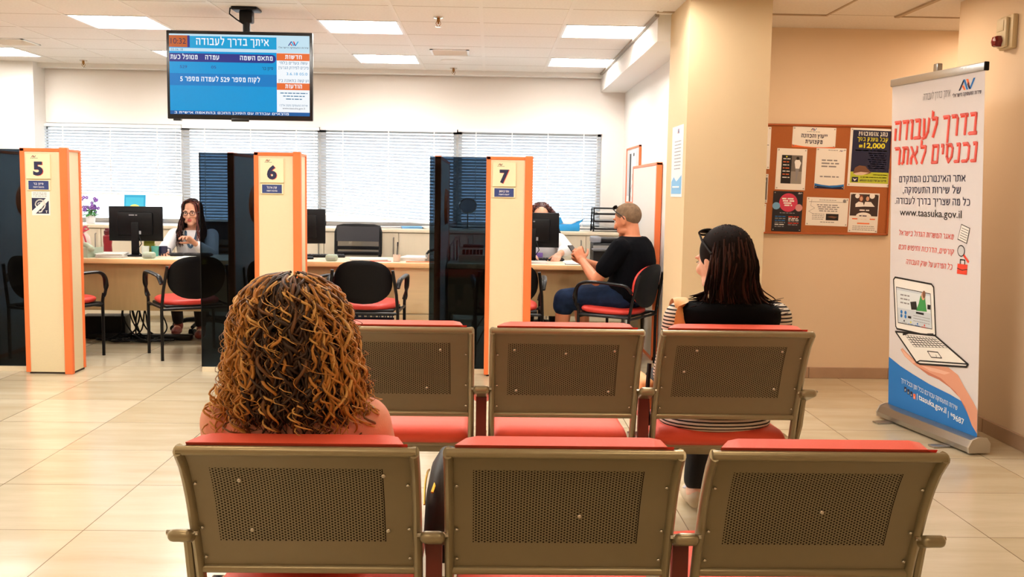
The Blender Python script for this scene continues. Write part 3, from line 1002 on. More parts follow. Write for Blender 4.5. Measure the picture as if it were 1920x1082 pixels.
def back_panel():
    m = MB()
    tot = prof(1)[1]
    hx0, hx1 = -.205, .185
    s0, s1 = .155, .80
    cw = .0069
    ncol = int((hx1 - hx0) / cw)
    rp = .008
    R_ = rp / math.sqrt(3)          # hexagon circumradius
    nrow = int((s1 - s0) * tot / rp)
    cache = {}
    vs = []; fs = []
    def vid(x, d):
        k = (round(x * 2e4), round(d * 2e4))
        if k not in cache:
            cache[k] = len(vs); vs.append(curve_xy(x, d / tot))
        return cache[k]
    for i in range(ncol):
        cxp = hx0 + cw * (i + .5)
        for j in range(nrow):
            d = s0 * tot + rp * (j + .5 + (.5 if i % 2 else 0))
            oc = []; ic = []
            for k in range(6):
                a = PI / 3 * k
                oc.append(vid(cxp + R_ * math.cos(a), d + R_ * math.sin(a)))
                ic.append(len(vs)); vs.append(curve_xy(cxp + .00265 * math.cos(a), (d + .00265 * math.sin(a)) / tot))
            for k in range(6):
                fs.append((oc[k], oc[(k + 1) % 6], ic[(k + 1) % 6], ic[k]))
    m.add(vs, fs)
    # plain sheet around the perforated field
    xs_ = [-SWD / 2 + .012, hx0 + .003, hx1 - .001, SWD / 2 - .012]
    ss = [0.0, .03, .07, .11, s0 + .012] + [lerp(s0 + .012, s0 + nrow * rp / tot - .004, q / 8) for q in range(1, 9)] + [lerp(s0 + nrow * rp / tot - .004, 1.0, q / 4) for q in range(1, 5)]
    g = [[curve_xy(x, s, .0004) for x in xs_] for s in ss]
    fl = [p for r in g for p in r]
    ff = []
    for j in range(len(ss) - 1):
        for i in range(3):
            if i == 1 and 4 <= j < 12: continue
            ff.append((j * 4 + i, j * 4 + i + 1, j * 4 + 4 + i + 1, j * 4 + 4 + i))
    m.add(fl, ff)
    return m

def cushion(xw, s_a, s_b, th, off):
    """padded back: rounded pillow following the back curve"""
    nx, ns = 20, 16
    m = MB()
    def pt(u, v, side):
        x = lerp(-xw, xw, u); s = lerp(s_a, s_b, v)
        ex = min(u, 1 - u) * 2 * xw; ev = min(v, 1 - v) * (s_b - s_a) * .37
        q = min(1, ex / .05); q2 = min(1, ev / .045)
        d = math.sqrt(max(0, 1 - (1 - q) ** 2)) * math.sqrt(max(0, 1 - (1 - q2) ** 2))
        cut = .02 * (1 - min(1, ev / .05)) * (1 if abs(u - .5) > .4 else 0)
        xx = x * (1 - .0)
        return curve_xy(xx, s, off + (th * d if side else -.002 * d))
    A_ = []
    for side in (0, 1):
        for j in range(ns + 1):
            for i in range(nx + 1):
                A_.append(pt(i / nx, j / ns, side))
    N = (nx + 1) * (ns + 1)
    fs = []
    for side in (0, 1):
        for j in range(ns):
            for i in range(nx):
                a = side * N + j * (nx + 1) + i
                fs.append((a, a + 1, a + nx + 2, a + nx + 1))
    for i in range(nx):
        fs.append((i, i + 1, N + i + 1, N + i)); b_ = ns * (nx + 1) + i
        fs.append((b_, b_ + 1, N + b_ + 1, N + b_))
    for j in range(ns):
        a = j * (nx + 1)
        fs.append((a, a + nx + 1, N + a + nx + 1, N + a)); a += nx
        fs.append((a, a + nx + 1, N + a + nx + 1, N + a))
    m.add(A_, fs)
    return m

def seat_pad():
    """cushion of a seat: y .20 (rear) to .64 (front)"""
    m = MB()
    rings = []
    P = [(.215, .33), (.200, .348), (.198, .366), (.212, .384), (.25, .392), (.34, .386), (.45, .384), (.55, .392), (.61, .394), (.648, .378), (.655, .358), (.64, .338)]
    n = len(P)
    xs_ = [-.245, -.238, -.222, -.18, -.09, 0, .09, .18, .222, .238, .245]
    sh = [.35, .72, .93, 1, 1, 1, 1, 1, .93, .72, .35]
    cy, cz = .43, .352
    for x, k in zip(xs_, sh):
        rings.append([(x, cy + (y - cy) * (.93 + .07 * k), cz + (z - cz) * k) for y, z in P])
    m.loft(rings)
    return m

def bench(label, loc, screws, seed):
    t = thing('beam_seating', label, 'bench', loc, 0, 'rows of perforated metal seats')
    pitch = .588
    bp = cu = sp = None
    MB().box(-pitch - .22, pitch + .22, .40, .46, .245, .295, 0, .004).build('beam', METALD, t)
    for k in range(3):
        x = (k - 1) * pitch
        if k == 0:
            bk = back_panel().build('backrest', METAL, t, 60); bk0 = bk
        else:
            bk = bpy.data.objects.new('backrest', bk0.data); COL.objects.link(bk); bk.parent = t
        bk.location = (x, 0, 0)
        def sub(name, mb, m, first):
            if k == 0:
                o = mb().build(name, m, bk); first[name] = o
            else:
                o = bpy.data.objects.new(name, first[name].data); COL.objects.link(o); o.parent = bk
            return o
        if k == 0: first = {}
        def frame(s_):
            xx = s_ * (SWD / 2 - .008)
            pts = [curve_xy(xx, q / 20 * 1.42 - .01, .002) for q in range(21)]
            pts = pts + [(xx, pts[-1][1] + .03, pts[-1][2] - .035), (xx, .30, .30), (xx, .43, .292)]
            return MB().tube(pts, .0115, 10, flat=(1.5, (0, 1, .2)))
        for s_ in (-1, 1):
            if k == 0: first['f%d' % s_] = frame(s_).build('side_frame', METALD, bk)
            else:
                o = bpy.data.objects.new('side_frame', first['f%d' % s_].data); COL.objects.link(o); o.parent = bk
        sub('top_rail', lambda: MB().tube([curve_xy(-SWD / 2 + .004, -.005, .003), curve_xy(SWD / 2 - .004, -.005, .003)], .0115, 12), METALD, first)
        sub('bottom_rail', lambda: MB().tube([curve_xy(-SWD / 2 + .012, 1.0, .0), curve_xy(SWD / 2 - .012, 1.0, .0)], .011, 12), METALD, first)
        sub('hole_shade_board', lambda: cushion(.222, .05, .92, .010, .006), mat('hole_shade_dark', (30, 24, 22), .9), first)  # added dark board, paints the shade seen through the perforations
        sub('back_cushion', lambda: cushion(.242, -.040, .93, .045, .0155), REDF, first)
        sc_ = MB()
        for (sx_, ss_) in screws[k]:
            p = V3(curve_xy(sx_, ss_, -.002))
            sc_.ell(p, (.0058, .004, .0058), 10, 6)
        for s_ in (-1, 1):
            for ss_ in (.3, .66, .9):
                sc_.ell(V3(curve_xy(s_ * (SWD / 2 - .026), ss_, -.004)), (.005, .004, .004), 8, 5)
        sc_.build('screws', CHROME, bk)
        if k == 0:
            st = seat_pad().build('seat', REDF, t, 60); st0 = st
            pn = MB().box(-.235, .235, .215, .635, .318, .334, 0, .005).build('seat_pan', METALD, st); pn0 = pn
        else:
            st = bpy.data.objects.new('seat', st0.data); COL.objects.link(st); st.parent = t
            pn = bpy.data.objects.new('seat_pan', pn0.data); COL.objects.link(pn); pn.parent = st
        st.location = (x, 0, 0)
    def shear(mb): mb.v = [(x_, y_, z_ - max(0, y_ - .095) * .42) for x_, y_, z_ in mb.v]
    for k in range(4):
        x = (k - 1.5) * pitch + (.012 if k == 0 else (-.012 if k == 3 else 0))
        x -= 0
        a = MB()
        a.box(x - .029, x + .029, .07, .26, .541, .571, 0, .0145, 4); shear(a)
        ar = a.build('armrest', METALD, t)
        if k in (1, 2): MB().box(x - .019, x + .019, .15, .175, .34, .53).build('arm_support', DARKRED, ar, 0)
        else: MB().tube([(x, .14, .54), (x, .17, .42), (x, .24, .30)], .012, 8).build('arm_support', METALD, ar)
        MB().box(x - .022, x + .022, .17, .42, .27, .33, 0, .004).tube([(x - .02, .16, .345), (x - .02, .40, .29)], .006, 6).tube([(x + .02, .16, .345), (x + .02, .40, .29)], .006, 6).box(x - .03, x + .03, .20, .38, .27, .285).build('bracket', CHROME, ar)
        MB().tube([(x - .036, .10, .557), (x + .036, .10, .557)], .006, 8).build('bolt', CHROME, ar)
    for x in (-pitch * .5, pitch * .5):
        l = MB()
        zf = -loc[2]
        l.tube([(x, .43, .25), (x, .43, zf + .06)], .026, 12)
        l.tube([(x, .16, zf + .022), (x, .20, zf + .04), (x, .43, zf + .075), (x, .66, zf + .04), (x, .70, zf + .022)], .02, 10, flat=(.8, (0, 0, 1)))
        lg = l.build('leg', METALD, t)
        MB().cyl((x, .17, zf), (x, .17, zf + .022), .022, 12).cyl((x, .69, zf), (x, .69, zf + .022), .022, 12).build('foot', BLACKP, lg)
    return t
SC1 = [[(-.14, .27), (.185, .22), (-.125, .68), (.19, .68)], [(.045, .55)], [(.02, .50)]]
SC2 = [[(.15, .25), (.10, .70)], [(-.18, .24), (0, .28), (.17, .24), (-.17, .72), (.16, .72)], [(-.13, .22), (.17, .22), (-.165, .48), (.165, .67)]]
bench('nearest row of three taupe perforated metal seats with red cushions', (.172, 2.13, 0), SC1, 1)
bench('second row of three taupe perforated metal seats, in front of the nearest row', (.272, 3.36, .098), SC2, 2)

# ------------------------------------------------------------ visitor chairs
def rrect_ring(xw, z0, z1, y, n=28, p=2.6, top=1.0):
    cz = (z0 + z1) / 2; hz = (z1 - z0) / 2
    out = []
    for k in range(n):
        a = 2 * PI * k / n
        ca, sa = math.cos(a), math.sin(a)
        out.append((xw * math.copysign(abs(ca) ** (2 / p), ca), y, cz + hz * math.copysign(abs(sa) ** (2 / p), sa)))
    return out
def visitor_chair(label, loc, rz):
    """local: sitter looks to +y; seat centre at the origin"""
    t = thing('visitor_chair', label, 'chair', loc, rz, 'visitor chairs at the counter')
    if visitor_chair.first is None:
        # seat
        s_ = MB()
        rings = []
        for (z, k) in ((.425, .90), (.432, .97), (.45, 1.0), (.462, .97), (.470, .90), (.474, .75), (.474, .3)):
            rings.append([(.235 * k * math.copysign(abs(math.cos(a)) ** .6, math.cos(a)) * (1 + .05 * math.sin(a)), .02 + .225 * k * math.copysign(abs(math.sin(a)) ** .6, math.sin(a)), z + .008 * math.sin(a)) for a in [2 * PI * q / 32 for q in range(32)]])
        s_.loft(rings)
        seat = s_.build('seat', REDV, t, 60)
        MB().box(-.225, .225, -.20, .235, .405, .428, 0, .01).build('seat_base', BLACKP, seat)
        # back: outer shell and red pad in front
        b_ = MB()
        def backring(k, off, z0=.505, z1=.815):
            r_ = []
            for q in range(32):
                a = 2 * PI * q / 32
                ca, sa = math.cos(a), math.sin(a)
                x = .225 * k * math.copysign(abs(ca) ** .72, ca)
                z = (z0 + z1) / 2 + (z1 - z0) / 2 * k * math.copysign(abs(sa) ** (.9 if sa > 0 else .75), sa)
                if sa < 0: z -= .03 * (1 - (x / .225) ** 2) * k
                y = -.235 - .16 * (z - .5) - .04 * (1 - (x / .225) ** 2) + off
                r_.append((x, y, z))
            return r_
        b_.loft([backring(.3, -.004), backring(.7, -.004), backring(.95, -.001), backring(1.0, .008), backring(.97, .016), backring(.5, .018)])
        back = b_.build('backrest', mat('chair_shell', (4, 4, 7), .5, spec=.15), t, 60)
        p_ = MB()
        p_.loft([backring(.985, .016, .52, .81), backring(.985, .026, .52, .81), backring(.93, .042, .52, .81), backring(.7, .05, .52, .81), backring(.2, .05, .52, .81)])
        p_.build('back_pad', REDV, back, 60)
        for s in (-1, 1):
            x = s * .262
            MB().tube([(x, -.225, .0), (x, -.225, .40), (x * .97, -.25, .55), (x * .88, -.29, .74)], .0125, 8).build('rear_leg', BLACKM, t)
            MB().tube([(x, .20, 0), (x, .20, .44), (x + s * .003, .208, .50)], .0125, 8).build('front_leg', BLACKM, t)
            MB().tube([(x, -.225, .415), (x, .20, .415)], .011, 8).build('side_rail', BLACKM, t)
            arm = MB()
            pts = [(x, -.245, .60), (x + s * .012, -.20, .655), (x + s * .02, -.10, .668), (x + s * .025, .05, .675), (x + s * .025, .15, .668), (x + s * .02, .205, .63), (x + s * .014, .225, .56), (x + s * .006, .222, .50), (x, .205, .47)]
            sm = []
            for i in range(len(pts) - 1):
                for q in range(4):
                    u = q / 4
                    p0 = V3(pts[max(0, i - 1)]); p1 = V3(pts[i]); p2 = V3(pts[i + 1]); p3 = V3(pts[min(len(pts) - 1, i + 2)])
                    sm.append(.5 * ((2 * p1) + (p2 - p0) * u + (2 * p0 - 5 * p1 + 4 * p2 - p3) * u * u + (3 * p1 - p0 - 3 * p2 + p3) * u ** 3))
            sm.append(V3(pts[-1]))
            arm.tube(sm, .021, 10, flat=(.6, (s * .0 + .0001, 0, 1)))
            arm.build('armrest', mat('arm_plastic', (7, 8, 11), .35, spec=.3), t)
        MB().tube([(-.262, .20, .40), (.262, .20, .40)], .011, 8).tube([(-.262, -.225, .40), (.262, -.225, .40)], .011, 8).build('cross_rail', BLACKM, t)
        mk = Print((0.0, -.333, .765), (1, 0, 0), (0, -.16, 1))
        visitor_chair.first = t
    else:
        for ch in visitor_chair.first.children:
            dup(ch, parent=t)
    return t
visitor_chair.first = None
def place(label, x, y, deg): return visitor_chair(label, (x, y, 0), math.radians(deg))
c5 = place('black and red visitor chair turned aside at the desk of booth 5, beside the cables', -2.425, 7.99, 32)
place('visitor chair half hidden behind the number 5 post, its right arm showing', -3.385, 7.80, -22)
place('visitor chair seen squarely from behind in front of the empty office chair', -.955, 7.83, -2)
place('visitor chair behind the number 6 post, only an arm showing', -1.57, 7.82, -20)
place('visitor chair behind the number 7 post, only its right side showing', .155, 7.86, 0)
place('visitor chair the man in black sits on, against the right partition', 1.005, 7.73, 58)
place('visitor chair dimly seen behind the dark glass at the left edge', -4.2, 7.85, -15)

# yellow maker's mark on the back of that chair
pr = Print((0.04, -.3335, .752), (1, 0, 0), (0, -.16, 1))
pr.text('TJP', 0, .016, INKY, .018, .03, bold=.03); pr.rect(-.018, .004, .018, .009, INKY)
for ch in c5.children:
    if ch.name.startswith('backrest'): pr.build_print('maker_mark', ch)

# ------------------------------------------------------------ office chairs
def office_chair(label, loc, rz, mesh=True):
    """local: sitter looks to +y"""
    t = thing('office_chair', label, 'chair', loc, rz, 'black office chairs behind the desks')
    b_ = MB()
    for k in range(5):
        a = 2 * PI * k / 5 + .3
        ex, ey = .30 * math.cos(a), .30 * math.sin(a)
        b_.tube([(.03 * math.cos(a), .03 * math.sin(a), .115), (ex * .6, ey * .6, .105), (ex, ey, .072)], [.026, .022, .017], 8)
    b_.lathe([(.04, .09), (.045, .14), (.03, .15)], n=16)
    b_.build('base', BLACKP, t)
    for k in range(5):
        a = 2 * PI * k / 5 + .3
        ex, ey = .30 * math.cos(a), .30 * math.sin(a)
        w_ = MB()
        for s in (-1, 1):
            q = a + PI / 2
            cx_, cy_ = ex + s * .016 * math.cos(q), ey + s * .016 * math.sin(q)
            d = V3((math.cos(q), math.sin(q), 0)) * .009
            w_.cyl(V3((cx_, cy_, .029)) - d, V3((cx_, cy_, .029)) + d, .029, 14)
        w_.cyl((ex, ey, .03), (ex, ey, .075), .008, 8)
        w_.build('caster', BLACKP, t)
    MB().cyl((0, 0, .14), (0, 0, .40), .024, 12).box(-.1, .1, -.12, .1, .40, .43, 0, .01).build('gas_lift', BLACKM, t)
    MB().box(-.24, .24, -.22, .25, .43, .50, 0, .03, 4).build('seat', BLACKF, t)
    fr = MB()
    def bp_(x, z): return (x, -.25 - .12 * (z - .5) - .03 * (1 - (x / .23) ** 2) + .03, z)
    H0, H1 = .60, 1.0
    fr.tube([bp_(-.19, H0), bp_(-.215, H0 + .14), bp_(-.215, H1 - .06), bp_(-.20, H1 - .01), bp_(-.15, H1), bp_(0, H1 + .004), bp_(.15, H1), bp_(.20, H1 - .01), bp_(.215, H1 - .06), bp_(.215, H0 + .14), bp_(.19, H0), bp_(0, H0 - .01)], .017, 8, closed=True)
    fr.tube([bp_(0, H0), (0, -.24, .50), (0, -.18, .44), (0, -.06, .42)], .022, 8)
    bk = fr.build('backrest', BLACKP, t)
    pd = MB()
    rows = [(H1 - .15, H1 - .005), ]
    for (a, c_) in rows:
        g = []
        for j in range(5):
            z = lerp(a, c_, j / 4)
            for i in range(9):
                x = lerp(-.205, .205, i / 8); p = bp_(x, z); g.append(p)
        N = len(g)
        g += [(p[0], p[1] + .03, p[2]) for p in g]
        fs = []
        for s_ in (0, N):
            for j in range(4):
                for i in range(8):
                    q = s_ + j * 9 + i; fs.append((q, q + 1, q + 10, q + 9))
        for i in range(8):
            fs.append((i, i + 1, N + i + 1, N + i)); q = 36 + i; fs.append((q, q + 1, N + q + 1, N + q))
        for j in range(4):
            q = j * 9; fs.append((q, q + 9, N + q + 9, N + q)); q += 8; fs.append((q, q + 9, N + q + 9, N + q))
        pd.add(g, fs)
    pd.build('head_pad', mat('soft_black_leather', (30, 30, 36), .45), bk)
    sl = MB()
    for k in range(4):
        z = H0 + .03 + k * .052
        sl.tube([bp_(-.205, z), bp_(-.1, z), bp_(0, z), bp_(.1, z), bp_(.205, z)], .012 if k else .02, 6, flat=(1.4, (0, 0, 1)))
    sl.build('back_bars', BLACKP, bk)
    ms = MB()
    ms.add([bp_(x, z) for z in (H0, H1 - .12) for x in (-.2, -.1, 0, .1, .2)], [(i, i + 1, i + 6, i + 5) for i in range(4)])
    nm = glass_mat('chair_mesh', (.42, .42, .44)) if 'chair_mesh' not in MATS else MATS['chair_mesh']
    ms.build('back_mesh', nm, bk)
    for s in (-1, 1):
        MB().box(s * .27 - .035, s * .27 + .035, -.12, .14, .65, .68, 0, .012).tube([(s * .27, 0, .65), (s * .28, 0, .52), (s * .24, 0, .45), (s * .1, 0, .43)], .014, 8).build('armrest', BLACKP, t)
    return t
office_chair('empty black mesh office chair facing the camera at booth 6', (-1.275, 9.38, 0), math.radians(180))
office_chair('black office chair under the woman with glasses', (-2.66, 9.33, 0), math.radians(172))
office_chair('black office chair under the curly haired clerk behind the monitor of booth 7', (.50, 9.36, 0), math.radians(186))
# ------------------------------------------------------------ things on the desks
SCRN = mat('monitor_plastic', (5, 5, 8), .45, spec=.2)
def monitor(label, x, y, deg, w_=.45, z0=.13, h=.30):
    """its back faces the waiting area"""
    t = thing('monitor', label, 'monitor', (x, y, DZ), math.radians(deg), 'monitors on the counter desks')
    MB().box(-w_ / 2, w_ / 2, -.012, .018, z0, z0 + h, 0, .006).box(-w_ * .33, w_ * .33, -.034, -.01, z0 + .05, z0 + h - .05, 0, .012).build('casing', SCRN, t)
    MB().box(-w_ / 2 + .012, w_ / 2 - .012, .0175, .0195, z0 + .016, z0 + h - .014).build('screen', mat('monitor_screen', (30, 60, 90), .15, emit=((120, 160, 200), .6)), t, 0)
    MB().box(-.032, .032, -.045, -.025, .012, z0 + h * .55, 0, .006).build('stand', SCRN, t)
    MB().box(-.12, .12, -.10, .08, 0, .014, 0, .005).build('base', SCRN, t)
    p = Print((0, -.0342, z0 + h * .2), (1, 0, 0), (0, 0, 1))
    p.rect(.02, .0, .05, .03, INKG); p.dashes(-.05, .02, .16, INKG, .010, 5)
    p.build_print('back_label', t)
    MB().tube([(.03, -.03, z0 + .06), (.06, -.06, z0 - .02), (.02, -.07, .05), (.05, -.02, .01)], .004, 6).build('cable', BLACKP, t)
    return t
monitor('black monitor in front of the woman with glasses, seen from behind', -3.065, 8.66, 4)
monitor('black monitor half hidden by the number 6 post, seen from behind', -1.655, 8.64, 12)
monitor('black monitor hiding the curly haired clerk, seen from behind', .372, 8.60, -3, .46)

PG = mat('phone_pale_green', (176, 192, 172), .45)
def phone(x, y, deg, label):
    t = thing('desk_phone', label, 'telephone', (x, y, DZ), math.radians(deg))
    MB().prism([(-.10, 0), (.10, 0), (.10, .03), (-.02, .075), (-.10, .085)], .19, 'yz', -.095).build('body', PG, t, 20)
    m = MB()
    m.tube([(-.06, -.12, .07), (-.062, -.07, .105), (-.062, .0, .115), (-.062, .07, .10), (-.06, .11, .065)], [.026, .022, .019, .022, .026], 10)
    m.ell((-.06, -.105, .075), (.03, .034, .026)); m.ell((-.06, .10, .072), (.03, .034, .026))
    m.build('handset', PG, t)
    k = MB()
    for i in range(3):
        for j in range(4):
            k.box(.0 + i * .024, .018 + i * .024, -.02 + j * .024 - .05, -.003 + j * .024 - .05, .05, .068)
    k.build('keypad', mat('phone_key', (120, 130, 126), .5), t, 0)
    c_ = [(-.06 - .02 * q / 60, .12 + .1 * q / 60 + .012 * math.cos(q), .03 + .012 * math.sin(q)) for q in range(60)]
    MB().tube(c_, .003, 5).build('cord', BLACKP, t)
phone(-3.42, 8.46, 70, 'pale green desk telephone beside the number 5 post')
phone(-3.60, 8.72, 30, 'second pale green telephone farther back by the partition of booth 5')

def gadget(x, y, label):
    t = thing('desk_console', label, 'console', (x, y, DZ), 0, 'pale rounded call consoles')
    MB().box(-.05, .05, -.04, .04, 0, .055, 0, .02, 4).build('body', PG, t)
    MB().box(-.035, .035, -.041, -.038, .012, .03, 0, .004).build('slot', mat('console_grey', (150, 160, 150), .5), t)
gadget(-2.86, 8.37, 'pale rounded call console at the front edge of the desk of booth 5')
gadget(-1.335, 8.40, 'pale rounded call console at the front edge of the desk of booth 6')

def papers(name, x, y, z, w_, d, n, label, deg=0, seed=1, m=None, cat='papers'):
    rnd = random.Random(seed)
    b_ = MB()
    for k in range(n):
        a = math.radians(rnd.uniform(-5, 5)); ox, oy = rnd.uniform(-.006, .006), rnd.uniform(-.006, .006)
        b_.box(-w_ / 2, w_ / 2, -d / 2, d / 2, k * .004, k * .004 + .0034, 0, 0, 1, M4.Translation((ox, oy, 0)) @ M4.Rotation(a, 4, 'Z'))
    o = b_.build(name, m or PAPER, None, 0)
    o.location = (x, y, z); o.rotation_euler = (0, 0, math.radians(deg))
    return tag(o, label, cat)
papers('paper_stack', -3.21, 8.50, DZ, .21, .28, 9, 'stack of papers left of the monitor foot in booth 5', 8, 1)
papers('paper_sheet', -2.52, 8.50, DZ, .30, .21, 2, 'loose white sheets in front of the woman with glasses', -6, 2)
papers('paper_sheet', -1.05, 8.60, DZ, .32, .22, 3, 'white sheets on the desk in front of the empty office chair', 12, 3)
papers('paper_stack', -.64, 8.66, DZ, .24, .30, 8, 'thick paper stack beside the glass of booth 7', -10, 4)
papers('folder', -.58, 8.40, DZ, .26, .10, 1, 'orange folder at the front edge of the desk of booth 6', 2, 5, INKO, 'folder')
papers('folder', -.93, 8.43, DZ, .18, .05, 1, 'thin red folder edge near the front of the desk of booth 6', 0, 6, INKR, 'folder')
papers('paper_sheet', .80, 8.66, DZ, .30, .21, 2, 'white sheets beside the clerk hand in booth 7', -4, 7)
t = papers('folder', .80, 8.42, DZ, .32, .14, 1, 'black folder with a white sheet in front of the seated man', 0, 8, BLACKP, 'folder')
papers('paper_sheet', .80, 8.425, DZ + .004, .30, .13, 1, 'white sheet lying on the black folder', 0, 9)
papers('paper_stack', .42, 8.44, DZ, .16, .14, 5, 'small white pad at the foot of the monitor of booth 7', 0, 10)
for k, (x, w_, m) in enumerate(((-1.36, .3, PAPER), (-1.02, .24, PAPERG), (-.80, .2, INKLB), (-.55, .26, PAPER))):
    papers('document_pile', x, 10.10, .967, w_, .2, 3 + k, ['white document pile on the worktop left of the empty office chair', 'grey document pile on the worktop behind the empty office chair', 'pale blue document pile on the worktop under the crooked blind', 'white document pile on the worktop near the smoked glass of booth 7'][k], 5 * k, 20 + k, m)

def lathe_thing(name, label, cat, x, y, z, parts):
    t = thing(name, label, cat, (x, y, z))
    for (pn, prf, m) in parts:
        MB().lathe(prf, n=20).build(pn, m, t)
    return t
RB = mat('red_bottle', (140, 22, 36), .3)
lathe_thing('water_bottle', 'dark red sports bottle behind the green telephone', 'bottle', -3.385, 8.85, DZ, [('body', [(.01, 0), (.036, .002), (.038, .02), (.034, .08), (.038, .11), (.037, .16), (.02, .178)], RB), ('cap', [(.028, .176), (.03, .18), (.03, .205), (.022, .21), (.02, .228), (.005, .23)], mat('bottle_cap', (90, 14, 24), .4))])
lathe_thing('plastic_cup', 'clear plastic cup right of the monitor foot in booth 5', 'cup', -2.955, 8.56, DZ, [('cup', [(.022, 0), (.026, .001), (.034, .09), (.035, .092), (.033, .09), (.024, .004)], mat('cup_plastic', (214, 226, 222), .2))])
lathe_thing('plastic_cup', 'teal tinted plastic cup next to the clear one in booth 5', 'cup', -2.905, 8.66, DZ, [('cup', [(.022, 0), (.026, .001), (.034, .085), (.035, .087), (.033, .085), (.024, .004)], mat('cup_teal', (80, 160, 150), .2))])
t = lathe_thing('mug', 'dark blue mug in front of the woman with glasses', 'mug', -2.855, 8.72, DZ, [('body', [(.03, 0), (.036, .003), (.037, .085), (.034, .085), (.032, .01)], mat('mug_navy', (28, 28, 60), .3))])
MB().tube([(.035, 0, .07), (.06, 0, .065), (.06, 0, .03), (.035, 0, .02)], .006, 8).build('handle', MATS['mug_navy'], t)
t = thing('carton', 'olive green carton standing behind the foot of the monitor in booth 5', 'box', (-3.0, 8.80, DZ), .2)
MB().box(-.045, .045, -.03, .03, 0, .10, 0, .003).build('body', mat('olive_card', (150, 150, 40), .6), t, 0)
MB().add([(-.045, -.03, .10), (.045, -.03, .10), (.05, -.05, .125), (-.04, -.05, .125)], [(0, 1, 2, 3)]).build('flap', MATS['olive_card'], t, 0)
def keyboard(x, y, deg, label):
    t = thing('keyboard', label, 'keyboard', (x, y, DZ), math.radians(deg), 'keyboards on the desks')
    MB().box(-.21, .21, -.07, .07, 0, .018, 0, .005).build('body', BLACKP, t)
    k = MB()
    for j in range(5):
        for i in range(15):
            k.box(-.2 + i * .0267, -.2 + i * .0267 + .022, -.06 + j * .024, -.06 + j * .024 + .02, .018, .024)
    k.build('keys', mat('key_grey', (40, 40, 46), .5), t, 0)
keyboard(-2.66, 8.76, 184, 'black keyboard between the monitor and the woman with glasses')
keyboard(-1.50, 8.86, 186, 'black keyboard behind the call console of booth 6')
keyboard(.46, 8.84, 178, 'black keyboard under the clerk hand in booth 7')
t = thing('pen_cup', 'pale cup holding a single pen on the desk of booth 6', 'pen cup', (-.79, 8.44, DZ))
MB().lathe([(.01, 0), (.03, .002), (.032, .06), (.029, .06), (.028, .006), (.005, .005)], n=18).build('cup', mat('cup_peach', (232, 210, 196), .4), t)
o = MB().tube([(.0, .0, .01), (.006, .01, .13)], .0045, 8).tube([(.006, .01, .13), (.0075, .012, .165)], .006, 8).build('pen', mat('pen_black', (24, 24, 30), .3))
o.location = (-.79, 8.44, DZ); tag(o, 'dark pen standing in the pale cup', 'pen')
t = thing('hole_punch', 'black handled metal hole punch beside the paper stack of booth 6', 'hole punch', (-.505, 8.55, DZ), .5)
MB().box(-.05, .05, -.03, .03, 0, .025, 0, .004).box(-.04, -.02, -.03, .03, .02, .06, 0, .004).build('base', STEEL, t)
MB().tube([(-.04, 0, .06), (-.02, 0, .085), (.06, 0, .105)], .012, 8).build('lever', BLACKP, t)

# adding machine and file holder seen through the smoked glass of booth 7
t = thing('adding_machine', 'beige desk machine seen through the glass of booth 7', 'machine', (-.14, 8.55, DZ))
MB().prism([(-.13, 0), (.13, 0), (.13, .12), (.05, .125), (-.13, .06)], .24, 'yz', -.12).build('body', mat('beige_plastic', (190, 184, 160), .5), t, 20)
MB().box(-.09, .09, .03, .11, .12, .145, 0, .008).build('top_cover', mat('brown_plastic', (70, 54, 48), .5), t)
k = MB()
for i in range(6):
    for j in range(3): k.box(-.09 + i * .03, -.068 + i * .03, -.11 + j * .035, -.085 + j * .035, .07 + j * .012, .082 + j * .012)
k.build('keys', BLACKP, t, 0)
t = thing('file_holder', 'wire file holder with folders, seen through the glass of booth 7', 'file holder', (-.30, 8.72, DZ))
wm = MB()
for q in range(3):
    y = -.08 + .08 * q
    wm.tube([(-.05, y, 0), (-.05, y, .12), (.0, y, .20), (.03, y, .20), (.05, y, .0)], .004, 6)
wm.tube([(-.05, -.08, .004), (-.05, .08, .004)], .004, 6).tube([(.05, -.08, .004), (.05, .08, .004)], .004, 6)
wm.build('wire_frame', STEEL, t)
for q in range(2):
    o = MB().box(-.02 + q * .03, -.012 + q * .03, -.1, .1, .004, .17).build('folder', [PAPERG, DARKRED][q], None, 0)
    o.location = (-.30, 8.72, DZ); tag(o, ['grey folder upright in the wire file holder', 'dark red folder upright in the wire file holder'][q], 'folder')

# round mirror on the worktop
t = thing('table_mirror', 'round chrome table mirror on the worktop, seen through the glass of booth 7', 'mirror', (-.225, 10.02, .966))
MB().lathe([(.005, .012), (.05, .01), (.06, .004), (.06, 0), (.01, 0)], n=24).cyl((0, 0, .008), (0, 0, .16), .007, 10).build('stand', CHROME, t)
MB().tube([(.085 * math.cos(2 * PI * q / 32), 0, .24 + .072 * math.sin(2 * PI * q / 32)) for q in range(32)], .008, 8, closed=True).build('rim', CHROME, t)
MB().lathe([(.08, -.004), (.08, .004)], c=(0, 0, .24), n=32, axis='y').build('glass', mat('mirror_grey_reflection', (176, 186, 200), .3, metal=.4), t, 0)  # grey of the reflected room is put into the colour, only partly metallic
